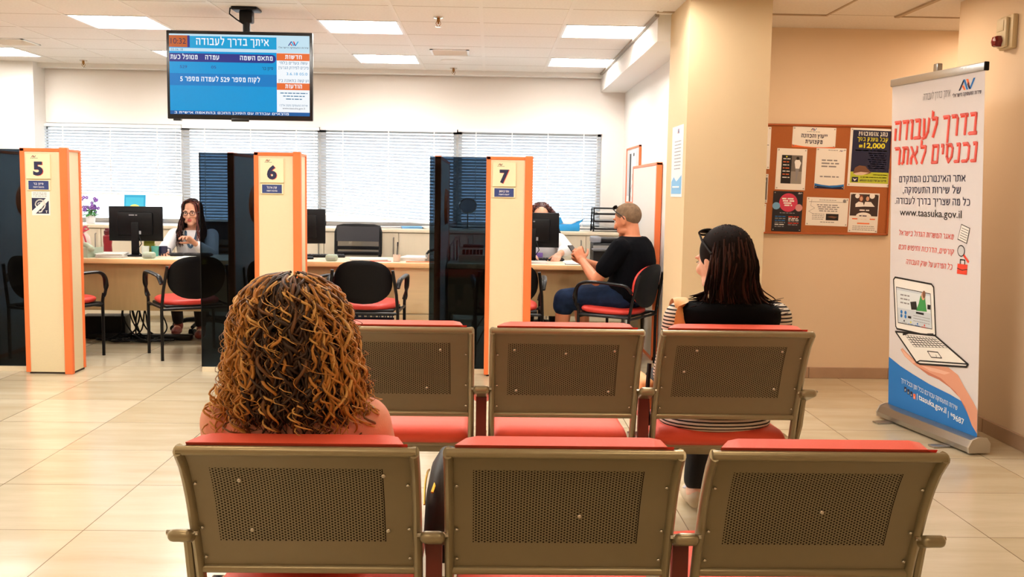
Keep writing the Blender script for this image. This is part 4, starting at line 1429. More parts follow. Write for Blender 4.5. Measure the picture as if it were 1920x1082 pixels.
# blue tissue pack, desk trays, printer
t = thing('tissue_pack', 'torn bright blue tissue pack on the worktop in front of the rightmost blind', 'tissues', (.80, 10.06, .966))
MB().box(-.13, .11, -.06, .06, 0, .07, 0, .012).build('pack', mat('tissue_blue', (24, 140, 206), .5), t)
fl = MB()
fl.add([(-.13, -.06, .06), (-.09, -.055, .15), (-.06, -.055, .08), (-.1, .05, .06)], [(0, 1, 2), (0, 2, 3)]).add([(.0, -.06, .06), (.16, -.05, .13), (.13, -.05, .10), (.08, -.06, .05)], [(0, 1, 2, 3)]).add([(.0, .05, .06), (.16, -.05, .13), (.13, .06, .09)], [(0, 1, 2)])
fl.build('torn_flap', MATS['tissue_blue'], t, 0)
MB().ell((0, 0, .08), (.08, .05, .045)).build('tissue', PAPER, t)
t = thing('desk_trays', 'black wire letter trays on the worktop behind the printer', 'letter trays', (1.19, 10.06, .966))
fm = MB()
for s in (-1, 1):
    fm.tube([(s * .15, -.12, 0), (s * .145, -.10, .235), (s * .145, .10, .235), (s * .15, .12, 0)], .008, 8)
fm.tube([(-.145, .10, .235), (.145, .10, .235)], .007, 8).tube([(-.145, -.10, .235), (.145, -.10, .235)], .007, 8)
fm.build('frame', BLACKM, t)
for k in range(3):
    z = .02 + k * .075
    MB().box(-.14, .14, -.13, .12, z, z + .004).box(-.14, .14, -.132, -.128, z, z + .018).box(-.142, -.138, -.13, .12, z, z + .03).box(.138, .142, -.13, .12, z, z + .03).build('tray', BLACKM, t, 0)
    papers('tray_papers', 1.19, 10.05, .966 + z + .005, .22, .2, 4 + k, ['papers in the bottom black letter tray', 'papers in the middle black letter tray', 'papers in the top black letter tray'][k], 2 * k - 2, 30 + k, [PAPER, PAPERG, PAPER][k])
t = thing('printer', 'black and grey printer on the desk in front of the man in black', 'printer', (1.10, 8.80, DZ))
MB().box(-.19, .19, -.14, .15, 0, .17, 0, .012).box(-.17, .19, -.10, .15, .17, .215, 0, .01).build('body', mat('printer_black', (12, 11, 15), .4, spec=.3), t)
MB().box(-.192, .192, -.145, -.135, .12, .15, 0, .003).build('trim_strip', STEEL, t, 0)
MB().add([(-.18, -.14, .10), (.16, -.14, .10), (.12, -.30, .125), (-.22, -.30, .125), (-.18, -.14, .11), (.16, -.14, .11), (.12, -.30, .135), (-.22, -.30, .135)], [(0, 1, 2, 3), (4, 5, 6, 7), (0, 1, 5, 4), (1, 2, 6, 5), (2, 3, 7, 6), (3, 0, 4, 7)]).build('output_tray', mat('printer_grey', (130, 132, 140), .4), t, 0)
MB().box(-.20, -.12, -.13, .1, .172, .225, 0, .012).build('scanner_hinge', MATS['printer_grey'], t)

# window side of booth 5: potted flowers, blue picture, gift bag
t = thing('potted_flowers', 'pot of purple flowers on the worktop left of the monitor of booth 5', 'plant', (-4.02, 10.08, .966))
MB().lathe([(.03, 0), (.04, .002), (.05, .085), (.046, .085), (.04, .01)], n=18).build('pot', mat('pot_white', (226, 226, 232), .4), t)
rnd = random.Random(4)
lf = MB(); fl = MB(); stm = MB()
for k in range(26):
    a = rnd.uniform(0, 2 * PI); r_ = rnd.uniform(.03, .10); z = rnd.uniform(.11, .27)
    stm.tube([(0, 0, .07), (r_ * .4 * math.cos(a), r_ * .4 * math.sin(a), z * .7), (r_ * math.cos(a), r_ * math.sin(a), z)], .0022, 4)
    fl = MB()
    for q in range(5):
        b_ = 2 * PI * q / 5 + a
        fl.ell((r_ * math.cos(a) + .011 * math.cos(b_), r_ * math.sin(a) + .004 * math.sin(b_), z + .011 * math.sin(b_)), (.009, .005, .009), 6, 4)
    fl.build('flower', mat('petal_purple', (130, 84, 170), .6), t)
for k in range(30):
    a = rnd.uniform(0, 2 * PI); r_ = rnd.uniform(.03, .07); z = rnd.uniform(.08, .14)
    lf.ell((r_ * math.cos(a), r_ * math.sin(a), z), (.022, .012, .004), 8, 4, 0, Euler((rnd.uniform(-.6, .6), rnd.uniform(-.6, .6), a)).to_matrix())
stm.build('stems', mat('stem_green', (70, 120, 50), .6), t); lf.build('leaves', mat('leaf_green', (60, 130, 60), .6), t)
t = thing('blue_picture', 'bright blue card with a yellow motif behind the monitor of booth 5', 'card', (-3.612, 10.16, .966))
MB().box(-.108, .108, -.003, .003, 0, .295, 0, 0, 1, M4.Rotation(-.12, 4, 'X')).build('card', mat('card_blue', (24, 152, 200), .6), t, 0)
p = Print((0, -.0035, 0), (1, 0, 0), (0, .12, 1))
p.rect(-.09, .02, .09, .27, mat('card_blue_light', (60, 176, 214), .7)); p.disc(0, .15, .06, mat('card_yellow', (226, 214, 120), .7), .001, r2=.05)
p.build_print('motif', t)
t = thing('gift_bag', 'pale bag tied with a pink ribbon by the orange end of the booth 5 partition', 'bag', (-3.63, 8.90, DZ), .2)
MB().loft([[(.075 * k * math.cos(a), .05 * k * math.sin(a), z) for a in [2 * PI * q / 20 for q in range(20)]] for (z, k) in ((0, .85), (.01, 1), (.08, 1.02), (.15, .9), (.19, .5), (.205, .35), (.22, .5), (.25, .8), (.252, .75))]).build('bag', mat('bag_fabric', (226, 206, 196), .8, bump=(60, .4)), t)
rb = MB().tube([(.03 * math.cos(2 * PI * q / 16), .022 * math.sin(2 * PI * q / 16), .203) for q in range(16)], .008, 6, closed=True)
for s in (-1, 1):
    rb.tube([(0, -.03, .205), (s * .04, -.04, .24), (s * .065, -.04, .215), (s * .03, -.035, .20), (0, -.03, .205)], .008, 6, flat=(.4, (0, 1, 0)))
    rb.tube([(0, -.03, .205), (s * .03, -.05, .15), (s * .045, -.05, .09)], .007, 6, flat=(.4, (0, 1, 0)))
rb.build('ribbon', mat('ribbon_pink', (214, 70, 96), .5), t)
o = MB().box(-.001, .001, -.07, .07, -.2, 0).build('wall_calendar', PAPERG, None, 0)
o.location = (-3.777, 8.72, 1.32); tag(o, 'grey printed calendar sheet hung on the booth 5 partition', 'calendar')
p = Print((.0012, 0, -.2), (0, 1, 0), (0, 0, 1))
for k in range(9): p.dashes(-.06, .06, .015 + k * .018, INKG, .006, k)
p.build_print('calendar_print', o)

# ------------------------------------------------------------ cables, computer case under the desks
rnd = random.Random(9)
t = thing('computer_case', 'dark computer case on the floor under the desk of booth 5', 'computer', (-3.42, 8.86, 0), .1)
MB().box(-.18, .18, -.09, .09, .0, .02).box(-.19, .19, -.1, .1, .02, .20, 0, .006).build('case', BLACKP, t)
t = MB()
for k in range(11):
    x0 = -3.05 + rnd.uniform(-.12, .12); y0 = 8.7 + rnd.uniform(-.06, .06)
    pts = [(x0, y0, .68)]
    x, y = x0, y0
    for q in range(4):
        x += rnd.uniform(-.06, .07); y += rnd.uniform(-.05, .04)
        pts.append((x, y, .52 - q * .14))
    for q in range(7):
        x += rnd.uniform(-.14, .16); y += rnd.uniform(-.10, .09); y = min(max(y, 8.5), 8.85); x = min(max(x, -3.4), -2.75)
        pts.append((x, y, .012 + .02 * rnd.random()))
    sm = []
    for i in range(len(pts) - 1):
        p0, p1, p2, p3 = (V3(pts[max(0, i - 1)]), V3(pts[i]), V3(pts[i + 1]), V3(pts[min(len(pts) - 1, i + 2)]))
        for q in range(5):
            u = q / 5
            sm.append(.5 * ((2 * p1) + (p2 - p0) * u + (2 * p0 - 5 * p1 + 4 * p2 - p3) * u * u + (3 * p1 - p0 - 3 * p2 + p3) * u ** 3))
    t.tube([(v.x, v.y, max(v.z, .008)) for v in sm], .0065, 6)
o = t.build('cable_bundle', BLACKP); o['kind'] = 'stuff'; tag(o, 'tangle of black cables on the floor under the desk of booth 5', 'cables')
o = MB().box(-3.52, -2.62, 8.70, 8.78, 0.0, .05, 0, .01).build('cable_duct', BLACKM); tag(o, 'long dark footrest bar on the floor under the desk of booth 5', 'footrest')
t = MB()
for k in range(8):
    pts = [(.02 + rnd.uniform(-.1, .1), 8.72, .68)]
    for q in range(7): pts.append((pts[-1][0] + rnd.uniform(-.08, .08), 8.7 + rnd.uniform(-.06, .06), max(.01, .6 - q * .1)))
    t.tube(pts, .006, 6)
o = t.build('cable_bundle', BLACKP); o['kind'] = 'stuff'; tag(o, 'loops of black cable under the desk behind the number 7 post', 'cables')
t = thing('plastic_crate', 'dark blue ventilated crate on the floor behind the chair at booth 6', 'crate', (-1.02, 9.05, 0))
m = MB(); m.box(-.22, .22, -.15, .15, 0, .02)
for s in (-1, 1):
    for k in range(5):
        m.box(-.22, .22, s * .15 - .006, s * .15 + .006, .03 + k * .05, .055 + k * .05)
        m.box(s * .22 - .006, s * .22 + .006, -.15, .15, .03 + k * .05, .055 + k * .05)
for k in range(9): m.box(-.22 + k * .052, -.208 + k * .052, -.155, -.145, 0, .27).box(-.22 + k * .052, -.208 + k * .052, .145, .155, 0, .27)
m.build('body', mat('crate_blue', (40, 56, 96), .5), t, 0)

# ------------------------------------------------------------ notice board with its papers
def bx(zx): return 1.933 + .000874 * zx
def bz(zy, zx=600): return 1.9205 - .000829 * zy + .0000133 * zx
t = thing('notice_board', 'cork notice board with a thin wooden frame, covered in leaflets, beside the pillar', 'notice board', (2.38, 7.27, 1.08))
x0, x1, z0, z1 = 1.86 - 2.38, bx(1150) - 2.38, bz(1030) - 1.08, bz(62) - 1.08
MB().box(x0, x1, -.016, 0, z0, z1).build('cork_panel', CORK, t, 0)
fr = MB()
fr.box(x0, x1, -.026, 0, z1 - .014, z1, 0, .003, 1).box(x0, x1, -.026, 0, z0, z0 + .014, 0, .003, 1).box(x1 - .014, x1, -.026, 0, z0, z1, 0, .003, 1).box(x0, x0 + .014, -.026, 0, z0, z1, 0, .003, 1)
fr.build('frame', WOODB, t, 0)
FY = 7.254
def leaf(name, label, a0, a1, c0, c1, m=PAPER, rot=0.0):
    """a0..a1 across, c0..c1 down, in board units"""
    X0, X1, Zt, Zb = bx(a0), bx(a1), bz(c0, a0), bz(c1, a0)
    w_, h_ = X1 - X0, Zt - Zb
    t = thing(name, label, 'leaflet', ((X0 + X1) / 2, FY - .0005, Zb), 0, 'leaflets on the notice board')
    t.rotation_euler = (0, rot, 0)
    MB().box(-w_ / 2, w_ / 2, -.0012, 0, 0, h_).build('sheet', m, t, 0)
    pn = MB()
    for sx_ in (-1, 1):
        for z in (.012, h_ - .012): pn.lathe([(.0045, -.0055), (.004, -.001)], c=(sx_ * (w_ / 2 - .012), 0, z), n=10, axis='y')
    pn.build('pins', STEEL, t, 0)
    p = Print((-w_ / 2, -.0013, 0), (1, 0, 0), (0, 0, 1), .0004)
    p.w, p.h = w_, h_
    return t, p
# counselling sign
t, p = leaf('leaflet', 'white sign with a two line heading and orange foot, top of the board', 303, 668, 82, 262, rot=.02)
w_, h_ = p.w, p.h
p.logo(w_ * .48, h_ * .83, .018, INKB, INKR, INKBL); p.dashes(w_ * .33, w_ * .64, h_ * .76, INKG, .004, 1)
p.text('ייעוץ והכוונה', w_ * .5, h_ * .48, INK, .027, w_ * .6, bold=.02); p.text('מקצועית', w_ * .5, h_ * .2, INK, .027, w_ * .4, bold=.02)
p.poly([(0, 0), (w_, 0), (w_, h_ * .08), (w_ * .75, h_ * .04), (w_ * .5, h_ * .03), (w_ * .25, h_ * .06), (0, h_ * .13)], INKO)
p.build_print('sign_print', t)
# bus driver poster
t, p = leaf('poster', 'navy and lime poster offering 12,000, at the top right of the board', 783, 1143, 92, 603, rot=.02)
w_, h_ = p.w, p.h
p.rect(w_ * .06, h_ * .25, w_ * .96, h_ * .965, INK); p.rect(w_ * .06, h_ * .06, w_ * .96, h_ * .25, LIME)
p.text('נהג אוטובוס?', w_ * .53, h_ * .87, INKW, .030, w_ * .68, bold=.03); p.text('קבל מענק בסך', w_ * .53, h_ * .78, INKY, .028, w_ * .72, bold=.02)
p.text('12,000', w_ * .58, h_ * .665, INKY, .036, w_ * .5, bold=.03); p.text('₪', w_ * .26, h_ * .665, INKY, .022, w_ * .08, bold=.02)
p.dashes(w_ * .14, w_ * .88, h_ * .61, INKY, .008, 2)
for k in range(8): p.dashes(w_ * (.45 + .03 * (k % 3)), w_ * .88, h_ * (.565 - .036 * k), INKW, .007, 10 + k)
p.poly([(w_ * .12, h_ * .22), (w_ * .16, h_ * .32), (w_ * .26, h_ * .36), (w_ * .40, h_ * .35), (w_ * .55, h_ * .24), (w_ * .45, h_ * .21), (w_ * .3, h_ * .2)], mat('ink_brown', (120, 82, 60), .7), .0009)
p.poly([(w_ * .12, h_ * .22), (w_ * .3, h_ * .25), (w_ * .5, h_ * .24), (w_ * .35, h_ * .195), (w_ * .2, h_ * .19)], mat('ink_tan', (222, 200, 180), .7), .0011)
p.rect(w_ * .1, h_ * .075, w_ * .25, h_ * .16, INK, .001); p.poly([(w_ * .12, h_ * .14), (w_ * .17, h_ * .09), (w_ * .23, h_ * .14), (w_ * .17, h_ * .12)], INKW, .0014)
p.dashes(w_ * .6, w_ * .92, h_ * .2, INK, .006, 30); p.dashes(w_ * .3, w_ * .92, h_ * .155, INK, .006, 31)
p.text('חייגו עכשיו 03-6933313', w_ * .6, h_ * .09, INK, .013, w_ * .62, bold=.02)
p.build_print('poster_print', t)
# runner sheet
t, p = leaf('leaflet', 'white sheet with a photo of a runner, left column of the board', 175, 428, 270, 632, rot=.02)
w_, h_ = p.w, p.h
p.rect(w_ * .17, h_ * .15, w_ * .5, h_ * .84, INKB); p.rect(w_ * .5, h_ * .15, w_ * .86, h_ * .84, mat('photo_grey', (110, 104, 100), .7)); p.rect(w_ * .5, h_ * .15, w_ * .86, h_ * .45, mat('photo_grey_light', (150, 144, 138), .7), .0008)
p.poly([(w_ * .6, h_ * .68), (w_ * .63, h_ * .73), (w_ * .76, h_ * .73), (w_ * .82, h_ * .66), (w_ * .79, h_ * .58), (w_ * .77, h_ * .52), (w_ * .64, h_ * .52), (w_ * .62, h_ * .6)], INKW, .001)
p.disc(w_ * .7, h_ * .77, w_ * .05, INKB, .001); p.poly([(w_ * .64, h_ * .52), (w_ * .77, h_ * .52), (w_ * .73, h_ * .36), (w_ * .70, h_ * .22), (w_ * .67, h_ * .22), (w_ * .66, h_ * .38)], INKG, .0012)
p.disc(w_ * .33, h_ * .8, w_ * .025, INKY, .001)
for k in range(7): p.dashes(w_ * .22, w_ * .46, h_ * (.74 - .075 * k), [INKW, INKO][k % 2], .006, 40 + k, e=.001)
p.build_print('leaflet_print', t)
# letter with blue bottom
t, p = leaf('leaflet', 'white letter with a blue curved bottom edge, centre of the board', 505, 758, 265, 622, rot=.02)
w_, h_ = p.w, p.h
p.logo(w_ * .83, h_ * .92, .011, INKB, INKR, INKBL); p.dashes(w_ * .4, w_ * .74, h_ * .94, INKG, .004, 50)
for k in range(3): p.dashes(w_ * .2, w_ * .78, h_ * (.68 - .075 * k), INKG, .010, 51 + k)
p.dashes(w_ * .17, w_ * .8, h_ * .28, INKG, .009, 55)
p.poly([(w_ * .01, 0), (w_ * .99, 0), (w_ * .99, h_ * .12), (w_ * .75, h_ * .09), (w_ * .5, h_ * .075), (w_ * .25, h_ * .09), (w_ * .01, h_ * .12)], INKBL)
p.poly([(w_ * .01, 0), (w_ * .99, 0), (w_ * .99, h_ * .07), (w_ * .6, h_ * .03), (w_ * .01, h_ * .07)], INK, .0008)
p.build_print('leaflet_print', t)
# dark leaflet with red disc
t, p = leaf('leaflet', 'black leaflet with a large crimson disc, lower left of the board', 158, 410, 645, 1000, mat('leaflet_black', (24, 22, 34), .6), rot=.02)
w_, h_ = p.w, p.h
p.disc(w_ * .52, h_ * .72, w_ * .31, MAGENTA)
for k in range(4): p.dashes(w_ * (.3 + .03 * k), w_ * (.74 - .03 * k), h_ * (.80 - .055 * k), INKW, .010, 60 + k, e=.001)
p.disc(w_ * .12, h_ * .63, w_ * .13, INKLB, .0008, r2=h_ * .09); p.disc(w_ * .88, h_ * .6, w_ * .12, mat('ink_rose', (210, 150, 150), .7), .0009, r2=h_ * .09)
p.dashes(w_ * .25, w_ * .75, h_ * .45, INKG, .006, 66)
for k in range(6):
    p.dashes(w_ * .55, w_ * .9, h_ * (.36 - .04 * k), [INKR, INKW, INKW, INKG, INKR, INKG][k], .006, 70 + k); p.dashes(w_ * .1, w_ * .45, h_ * (.36 - .05 * k), [INKBL, INKG, INKBL, INKG, INKW, INKG][k], .006, 80 + k)
p.logo(w_ * .88, h_ * .94, .01, INKW, INKW, INKW)
p.build_print('leaflet_print', t)
# certificate
t, p = leaf('leaflet', 'landscape white certificate with a small dark photo, bottom centre of the board', 445, 800, 700, 950, rot=.02)
w_, h_ = p.w, p.h
p.dashes(w_ * .3, w_ * .72, h_ * .9, INKG, .004, 90); p.line([(w_ * .06, h_ * .84), (w_ * .95, h_ * .85)], .003, INKG)
p.disc(w_ * .9, h_ * .9, .012, INKG); p.line([(w_ * .12, h_ * .92), (w_ * .1, h_ * .7), (w_ * .2, h_ * .62), (w_ * .06, h_ * .5), (w_ * .16, h_ * .42)], .002, INKG)
for k in range(4): p.dashes(w_ * (.25 + .02 * k), w_ * .78, h_ * (.72 - .07 * k), INKG, .007, 91 + k)
p.rect(w_ * .48, h_ * .2, w_ * .78, h_ * .43, INKB)
p.poly([(w_ * .5, h_ * .32), (w_ * .62, h_ * .36), (w_ * .76, h_ * .33), (w_ * .68, h_ * .27)], mat('ink_brown', (120, 82, 60), .7), .001)
for k in range(4): p.dashes(w_ * .15, w_ * .44, h_ * (.4 - .06 * k), INKG, .004, 96 + k)
p.dashes(w_ * .35, w_ * .7, h_ * .12, INKG, .005, 99)
p.build_print('leaflet_print', t)
# couple photo
t, p = leaf('leaflet', 'leaflet with a photo of two people, lower right of the board', 808, 1058, 660, 1010, rot=.02)
w_, h_ = p.w, p.h
p.rect(w_ * .03, h_ * .42, w_ * .97, h_ * .97, mat('photo_dark_brown', (62, 48, 46), .7))
p.disc(w_ * .25, h_ * .92, .017, INKW, .0008); p.disc(w_ * .75, h_ * .93, .02, INKW, .0008)
p.poly([(w_ * .2, h_ * .72), (w_ * .3, h_ * .78), (w_ * .45, h_ * .76), (w_ * .5, h_ * .66), (w_ * .2, h_ * .64)], INKW, .001); p.poly([(w_ * .48, h_ * .66), (w_ * .52, h_ * .78), (w_ * .72, h_ * .78), (w_ * .86, h_ * .66)], INKW, .0011)
SK = mat('ink_skin', (214, 166, 138), .7)
p.disc(w_ * .38, h_ * .86, .016, mat('ink_auburn', (130, 66, 40), .7), .0012, r2=.026); p.disc(w_ * .385, h_ * .855, .011, SK, .0014, r2=.016); p.disc(w_ * .6, h_ * .87, .013, INKB, .0012, r2=.02); p.disc(w_ * .6, h_ * .86, .012, SK, .0014, r2=.017)
p.dashes(w_ * .35, w_ * .7, h_ * .55, INKW, .009, 101, e=.0012)
p.disc(w_ * .5, h_ * .42, w_ * .26, PAPER, .0012, r2=h_ * .09)
p.dashes(w_ * .35, w_ * .65, h_ * .41, INK, .007, 102, e=.0016)
for k in range(3): p.dashes(w_ * (.12 + .3 * k), w_ * (.3 + .3 * k), h_ * .33, INKO, .008, 103 + k)
p.rect(w_ * .3, h_ * .215, w_ * .72, h_ * .245, INKO)
for k in range(3): p.dashes(w_ * .15, w_ * .9, h_ * (.15 - .045 * k), INKG, .004, 107 + k)
p.build_print('leaflet_print', t)
# three sheets half hidden by the pillar
for (c0, c1, lab, sd) in ((80, 448, 'white sheet at the top left of the board, half hidden by the pillar', 1), (492, 745, 'sheet with a grey photo, half hidden by the pillar', 2), (755, 1005, 'ruled sheet at the bottom left of the board, half hidden by the pillar', 3)):
    t, p = leaf('leaflet', lab, -60, 130 - sd * 8, c0, c1, rot=.01)
    w_, h_ = p.w, p.h
    if sd == 1: p.rect(w_ * .8, h_ * .56, w_ * .92, h_ * .58, INKG); p.dashes(w_ * .1, w_ * .8, h_ * .8, INKG, .006, 3)
    if sd == 2: p.rect(w_ * .1, h_ * .1, w_ * .97, h_ * .88, mat('photo_grey', (110, 104, 100), .7)); p.disc(w_ * .7, h_ * .75, .03, PAPERG, .0008)
    if sd == 3: p.line([(w_ * .1, h_ * .2), (w_ * .85, h_ * .2), (w_ * .85, h_ * .9)], .002, INKB); p.dashes(w_ * .6, w_ * .9, h_ * .06, INKG, .005, 5)
    p.build_print('leaflet_print', t)

# small board in the office, poster on the pillar
t = thing('wall_board', 'small pin board of black and white papers on the office wall behind the man', 'notice board', (1.378, 9.55, 1.27))
MB().box(-.012, 0, -.42, .42, 0, .52).build('panel', PAPER, t, 0)
fr = MB()
fr.box(-.02, 0, -.43, -.41, -.01, .53).box(-.02, 0, .41, .43, -.01, .53).box(-.02, 0, -.43, .43, .515, .53).box(-.02, 0, -.43, .43, -.01, .005)
fr.build('frame', ORANGE, t, 0)
p = Print((-.0125, .42, 0), (0, -1, 0), (0, 0, 1))
p.rect(.03, .06, .2, .5, PAPERG); p.rect(.2, .0, .3, .47, INKB, .0009); p.rect(.33, .26, .62, .5, PAPER, .0012); p.rect(.44, .44, .52, .47, INKB, .0016); p.rect(.64, .02, .82, .5, PAPERG, .001)
rnd = random.Random(2)
for k in range(26):
    a = rnd.uniform(.32, .78); b_ = rnd.uniform(.02, .24); p.line([(a, b_), (a + rnd.uniform(-.05, .05), b_ + rnd.uniform(.02, .07))], .012, [INKB, INKG, INKP][k % 3], .0018)
p.build_print('board_papers', t)
t = thing('poster', 'narrow pale poster with a blue foot on the white side of the pillar', 'poster', (1.2145, 6.475, 1.335))
MB().box(-.0015, 0, -.19, .19, 0, .46).build('sheet', mat('poster_grey', (222, 226, 232), .7), t, 0)
p = Print((-.0017, .19, 0), (0, -1, 0), (0, 0, 1))
p.rect(.02, .02, .36, .10, INKLB); p.poly([(.02, .10), (.1, .13), (.19, .10), (.28, .12), (.36, .14), (.36, .10)], INKLB)
p.dashes(.06, .3, .06, INKW, .01, 5, e=.001)
for k in range(9): p.dashes(.1, .32, .18 + k * .022, INKG, .006, 120 + k)
p.logo(.22, .41, .03, INK, INKO, INKBL)
p.build_print('poster_print', t)

# ------------------------------------------------------------ alarm on the right wall
t = thing('wall_alarm', 'cream wall alarm with a dark red lamp, high on the right wall', 'alarm', (2.9, 5.60, 2.19))
MB().box(-.03, 0, -.085, .06, .0, .185, 0, .006).build('back_box', mat('cream_plastic', (214, 196, 158), .5), t)
MB().box(-.052, -.028, -.05, .06, .01, .175, 0, .012).box(-.056, -.05, -.03, .045, .10, .16, 0, .004).build('sounder', mat('cream_plastic_light', (226, 212, 180), .5), t)
MB().lathe([(.034, -.05), (.034, -.075), (.028, -.088), (.01, -.094)], c=(0, .008, .045), n=6, axis='x').build('beacon', mat('beacon_red', (120, 16, 18), .25), t, 20)
# ------------------------------------------------------------ roll-up banner
BL = V3((2.469, 5.945, 0)); BR = V3((2.609, 5.113, 0))
bu = (BR - BL).normalized(); bn = V3((bu.y, -bu.x, 0))       # bn faces the room (-x)
ang = math.atan2(bu.y, bu.x)
t = thing('roll_up_banner', 'tall roll-up banner with a drawn laptop on an open hand, standing by the right wall', 'banner', ((BL + BR) / 2), ang)
BWD = .844; hb = BWD / 2
LEAN = .088
def bwl(z): return -LEAN * (z - .09) / 1.96      # local y: lean towards the room
# local frame: x along the banner (left to right as read), -y towards the reader
MB().prism([(-.06, .012), (-.065, .04), (-.045, .078), (-.012, .09), (.04, .088), (.062, .06), (.06, .012)], 2 * hb + .03, 'yz', -hb - .015).build('base', STEEL, t, 30)
for s in (-1, 1):
    MB().prism([(-.062, .01), (-.067, .04), (-.046, .08), (-.012, .093), (.042, .091), (.064, .06), (.062, .01)], .014, 'yz', s * (hb + .020) - .007).build('end_cap', mat('banner_cap', (176, 166, 150), .4), t, 30)
for x in (-.30, .26):
    MB().box(x - .03, x + .03, -.16, .14, 0, .010, 0, .004).build('foot', STEEL, t)
sh = MB()
N = 24
vs = []
for i in range(N + 1):
    z = .085 + 1.935 * i / N
    vs += [(-hb, bwl(z), z), (hb, bwl(z), z), (hb, bwl(z) + .0008, z), (-hb, bwl(z) + .0008, z)]
fs = []
for i in range(N):
    a = i * 4
    for k in range(4): fs.append((a + k, a + (k + 1) % 4, a + 4 + (k + 1) % 4, a + 4 + k))
sh.add(vs, fs)
BAN = mat('banner_film', (226, 222, 226), .42)
sheet = sh.build('sheet', BAN, t, 0)
zt = 2.02
MB().box(-hb - .006, hb + .006, bwl(zt) - .012, bwl(zt) + .014, zt - .012, zt + .032, 0, .006).build('top_rail', ALU, t)
MB().box(hb + .004, hb + .014, bwl(zt) - .013, bwl(zt) + .015, zt - .013, zt + .033, 0, .004).build('rail_end', BLACKP, t)
MB().tube([(0, .03, .09), (0, .02, 1.2), (.0, bwl(zt) + .02, zt + .06)], .008, 8).box(-.02, .02, bwl(zt) - .004, bwl(zt) + .03, zt + .03, zt + .075, 0, .006).build('support_pole', STEEL, t)
p = Print((-hb, bwl(.09) - .0006, .09), (1, 0, 0), (0, -LEAN, 1.96), .0008)
HB = 1.93
def U(u): return u * BWD
def Vv(v): return (1 - v) * HB
def BT(s_, u, v, m, h, w_, bold=.0, shear=0.0, al='c', slope=0.0, e=None): p.text(s_, U(u), Vv(v), m, h, w_, al, bold, shear, e, slope)
p.logo(U(.83), Vv(.048), .055, INK, INKO, INKBL); BT('שירות התעסוקה הישראלי', .83, .064, INK, .018, .24, .01)
BT('איתך בדרך לעבודה', .52, .06, INKG, .036, .25, 0, .25)
BT('בדרך לעבודה', .49, .172, INKR, .115, .76, .012, .12, e=.0016); BT('בדרך לעבודה', .482, .170, INKP, .115, .76, -.004, .12, e=.0022)
BT('נכנסים לאתר', .5, .246, INKR, .105, .76, .012, .12, e=.0016); BT('נכנסים לאתר', .492, .244, INKP, .105, .76, -.004, .12, e=.0022)
BT('אתר האינטרנט המתקדם', .47, .298, INK, .036, .62, .004); BT('של שירות התעסוקה,', .47, .331, INK, .036, .54, .004); BT('כל מה שצריך בדרך לעבודה.', .47, .364, INK, .036, .70, .004)
BT('www.taasuka.gov.il', .46, .399, INKB, .042, .58, .004)
BT('מאגר המשרות הגדול בישראל', .42, .460, INKR, .028, .52, 0, .2); BT('קורסים, הדרכות וחיפוש חכם', .42, .503, INKR, .028, .53, 0, .2); BT('כל המידע על שוק העבודה', .46, .546, INKR, .028, .44, 0, .2)
# small drawings
ua, va = U(.82), Vv(.464)
p.poly([(ua - .045, va + .01), (ua + .035, va - .01), (ua + .06, va + .075), (ua - .015, va + .095)], INKB); p.poly([(ua - .04, va + .014), (ua + .031, va - .005), (ua + .055, va + .072), (ua - .012, va + .09)], PAPER, .0011)
for k in range(5): p.line([(ua - .025 + k * .004, va + .022 + k * .013), (ua + .03 + k * .004, va + .008 + k * .013)], .003, INKB, .0014)
va = Vv(.503)
p.disc(ua - .012, va + .025, .032, INKB); p.disc(ua - .012, va + .025, .026, PAPERG, .0011); p.line([(ua + .012, va + .002), (ua + .05, va - .03)], .014, INKR)
va = Vv(.555)
p.poly([(ua - .045, va), (ua + .04, va), (ua + .045, va + .055), (ua - .04, va + .055)], INKR); p.line([(ua - .018, va + .055), (ua - .018, va + .078), (ua + .02, va + .078), (ua + .02, va + .055)], .007, INKB); p.line([(ua - .042, va + .03), (ua, va + .022), (ua + .043, va + .03)], .004, INKB, .0012)
# laptop drawing
def Q(x, y):
    """banner picture units: x 0..170 across, y down 0..640"""
    return (x / 170 * BWD, (1 - y / 640) * HB)
def qp(pts, m, e=None): p.poly([Q(*q) for q in pts], m, e)
def ql(pts, wd, m, e=None): p.line([Q(*q) for q in pts], wd, m, e)
# blue foot of the banner
wave = [(0, 566), (15, 582), (40, 598), (70, 610), (100, 614), (125, 620), (150, 632), (170, 640)]
p.poly([(0, 0)] + [(BWD, 0)] + [(BWD, Vv(.935))] + [(U(.86), Vv(.915)), (U(.72), Vv(.905)), (U(.5), Vv(.895)), (U(.3), Vv(.88)), (U(.15), Vv(.867)), (0, Vv(.848))], INKBL, .0008)
# forearm and open hand
HS = mat('ink_hand', (222, 158, 132), .7); HS2 = mat('ink_hand_shade', (196, 120, 96), .7); HS3 = mat('ink_hand_light', (236, 186, 164), .7)
def uv(pts): return [(U(a), Vv(b_)) for a, b_ in pts]
p.poly(uv([(.15, .815), (.17, .808), (.24, .822), (.34, .838), (.52, .836), (.70, .828), (.80, .842), (.87, .872), (.96, .905), (1.0, .925), (1.0, .99), (.95, .972), (.90, .94), (.82, .905), (.72, .885), (.60, .872), (.48, .868), (.38, .856), (.30, .848), (.20, .832)]), HS, .0012)
p.poly(uv([(.30, .848), (.38, .856), (.48, .868), (.60, .872), (.72, .885), (.82, .905), (.90, .94), (.95, .972), (.88, .925), (.78, .892), (.62, .866), (.46, .858)]), HS2, .0016)
p.poly(uv([(.16, .812), (.24, .826), (.33, .842), (.30, .846), (.2, .83)]), HS3, .0016); p.poly(uv([(.40, .846), (.55, .842), (.72, .842), (.66, .852), (.5, .854)]), HS3, .0016)
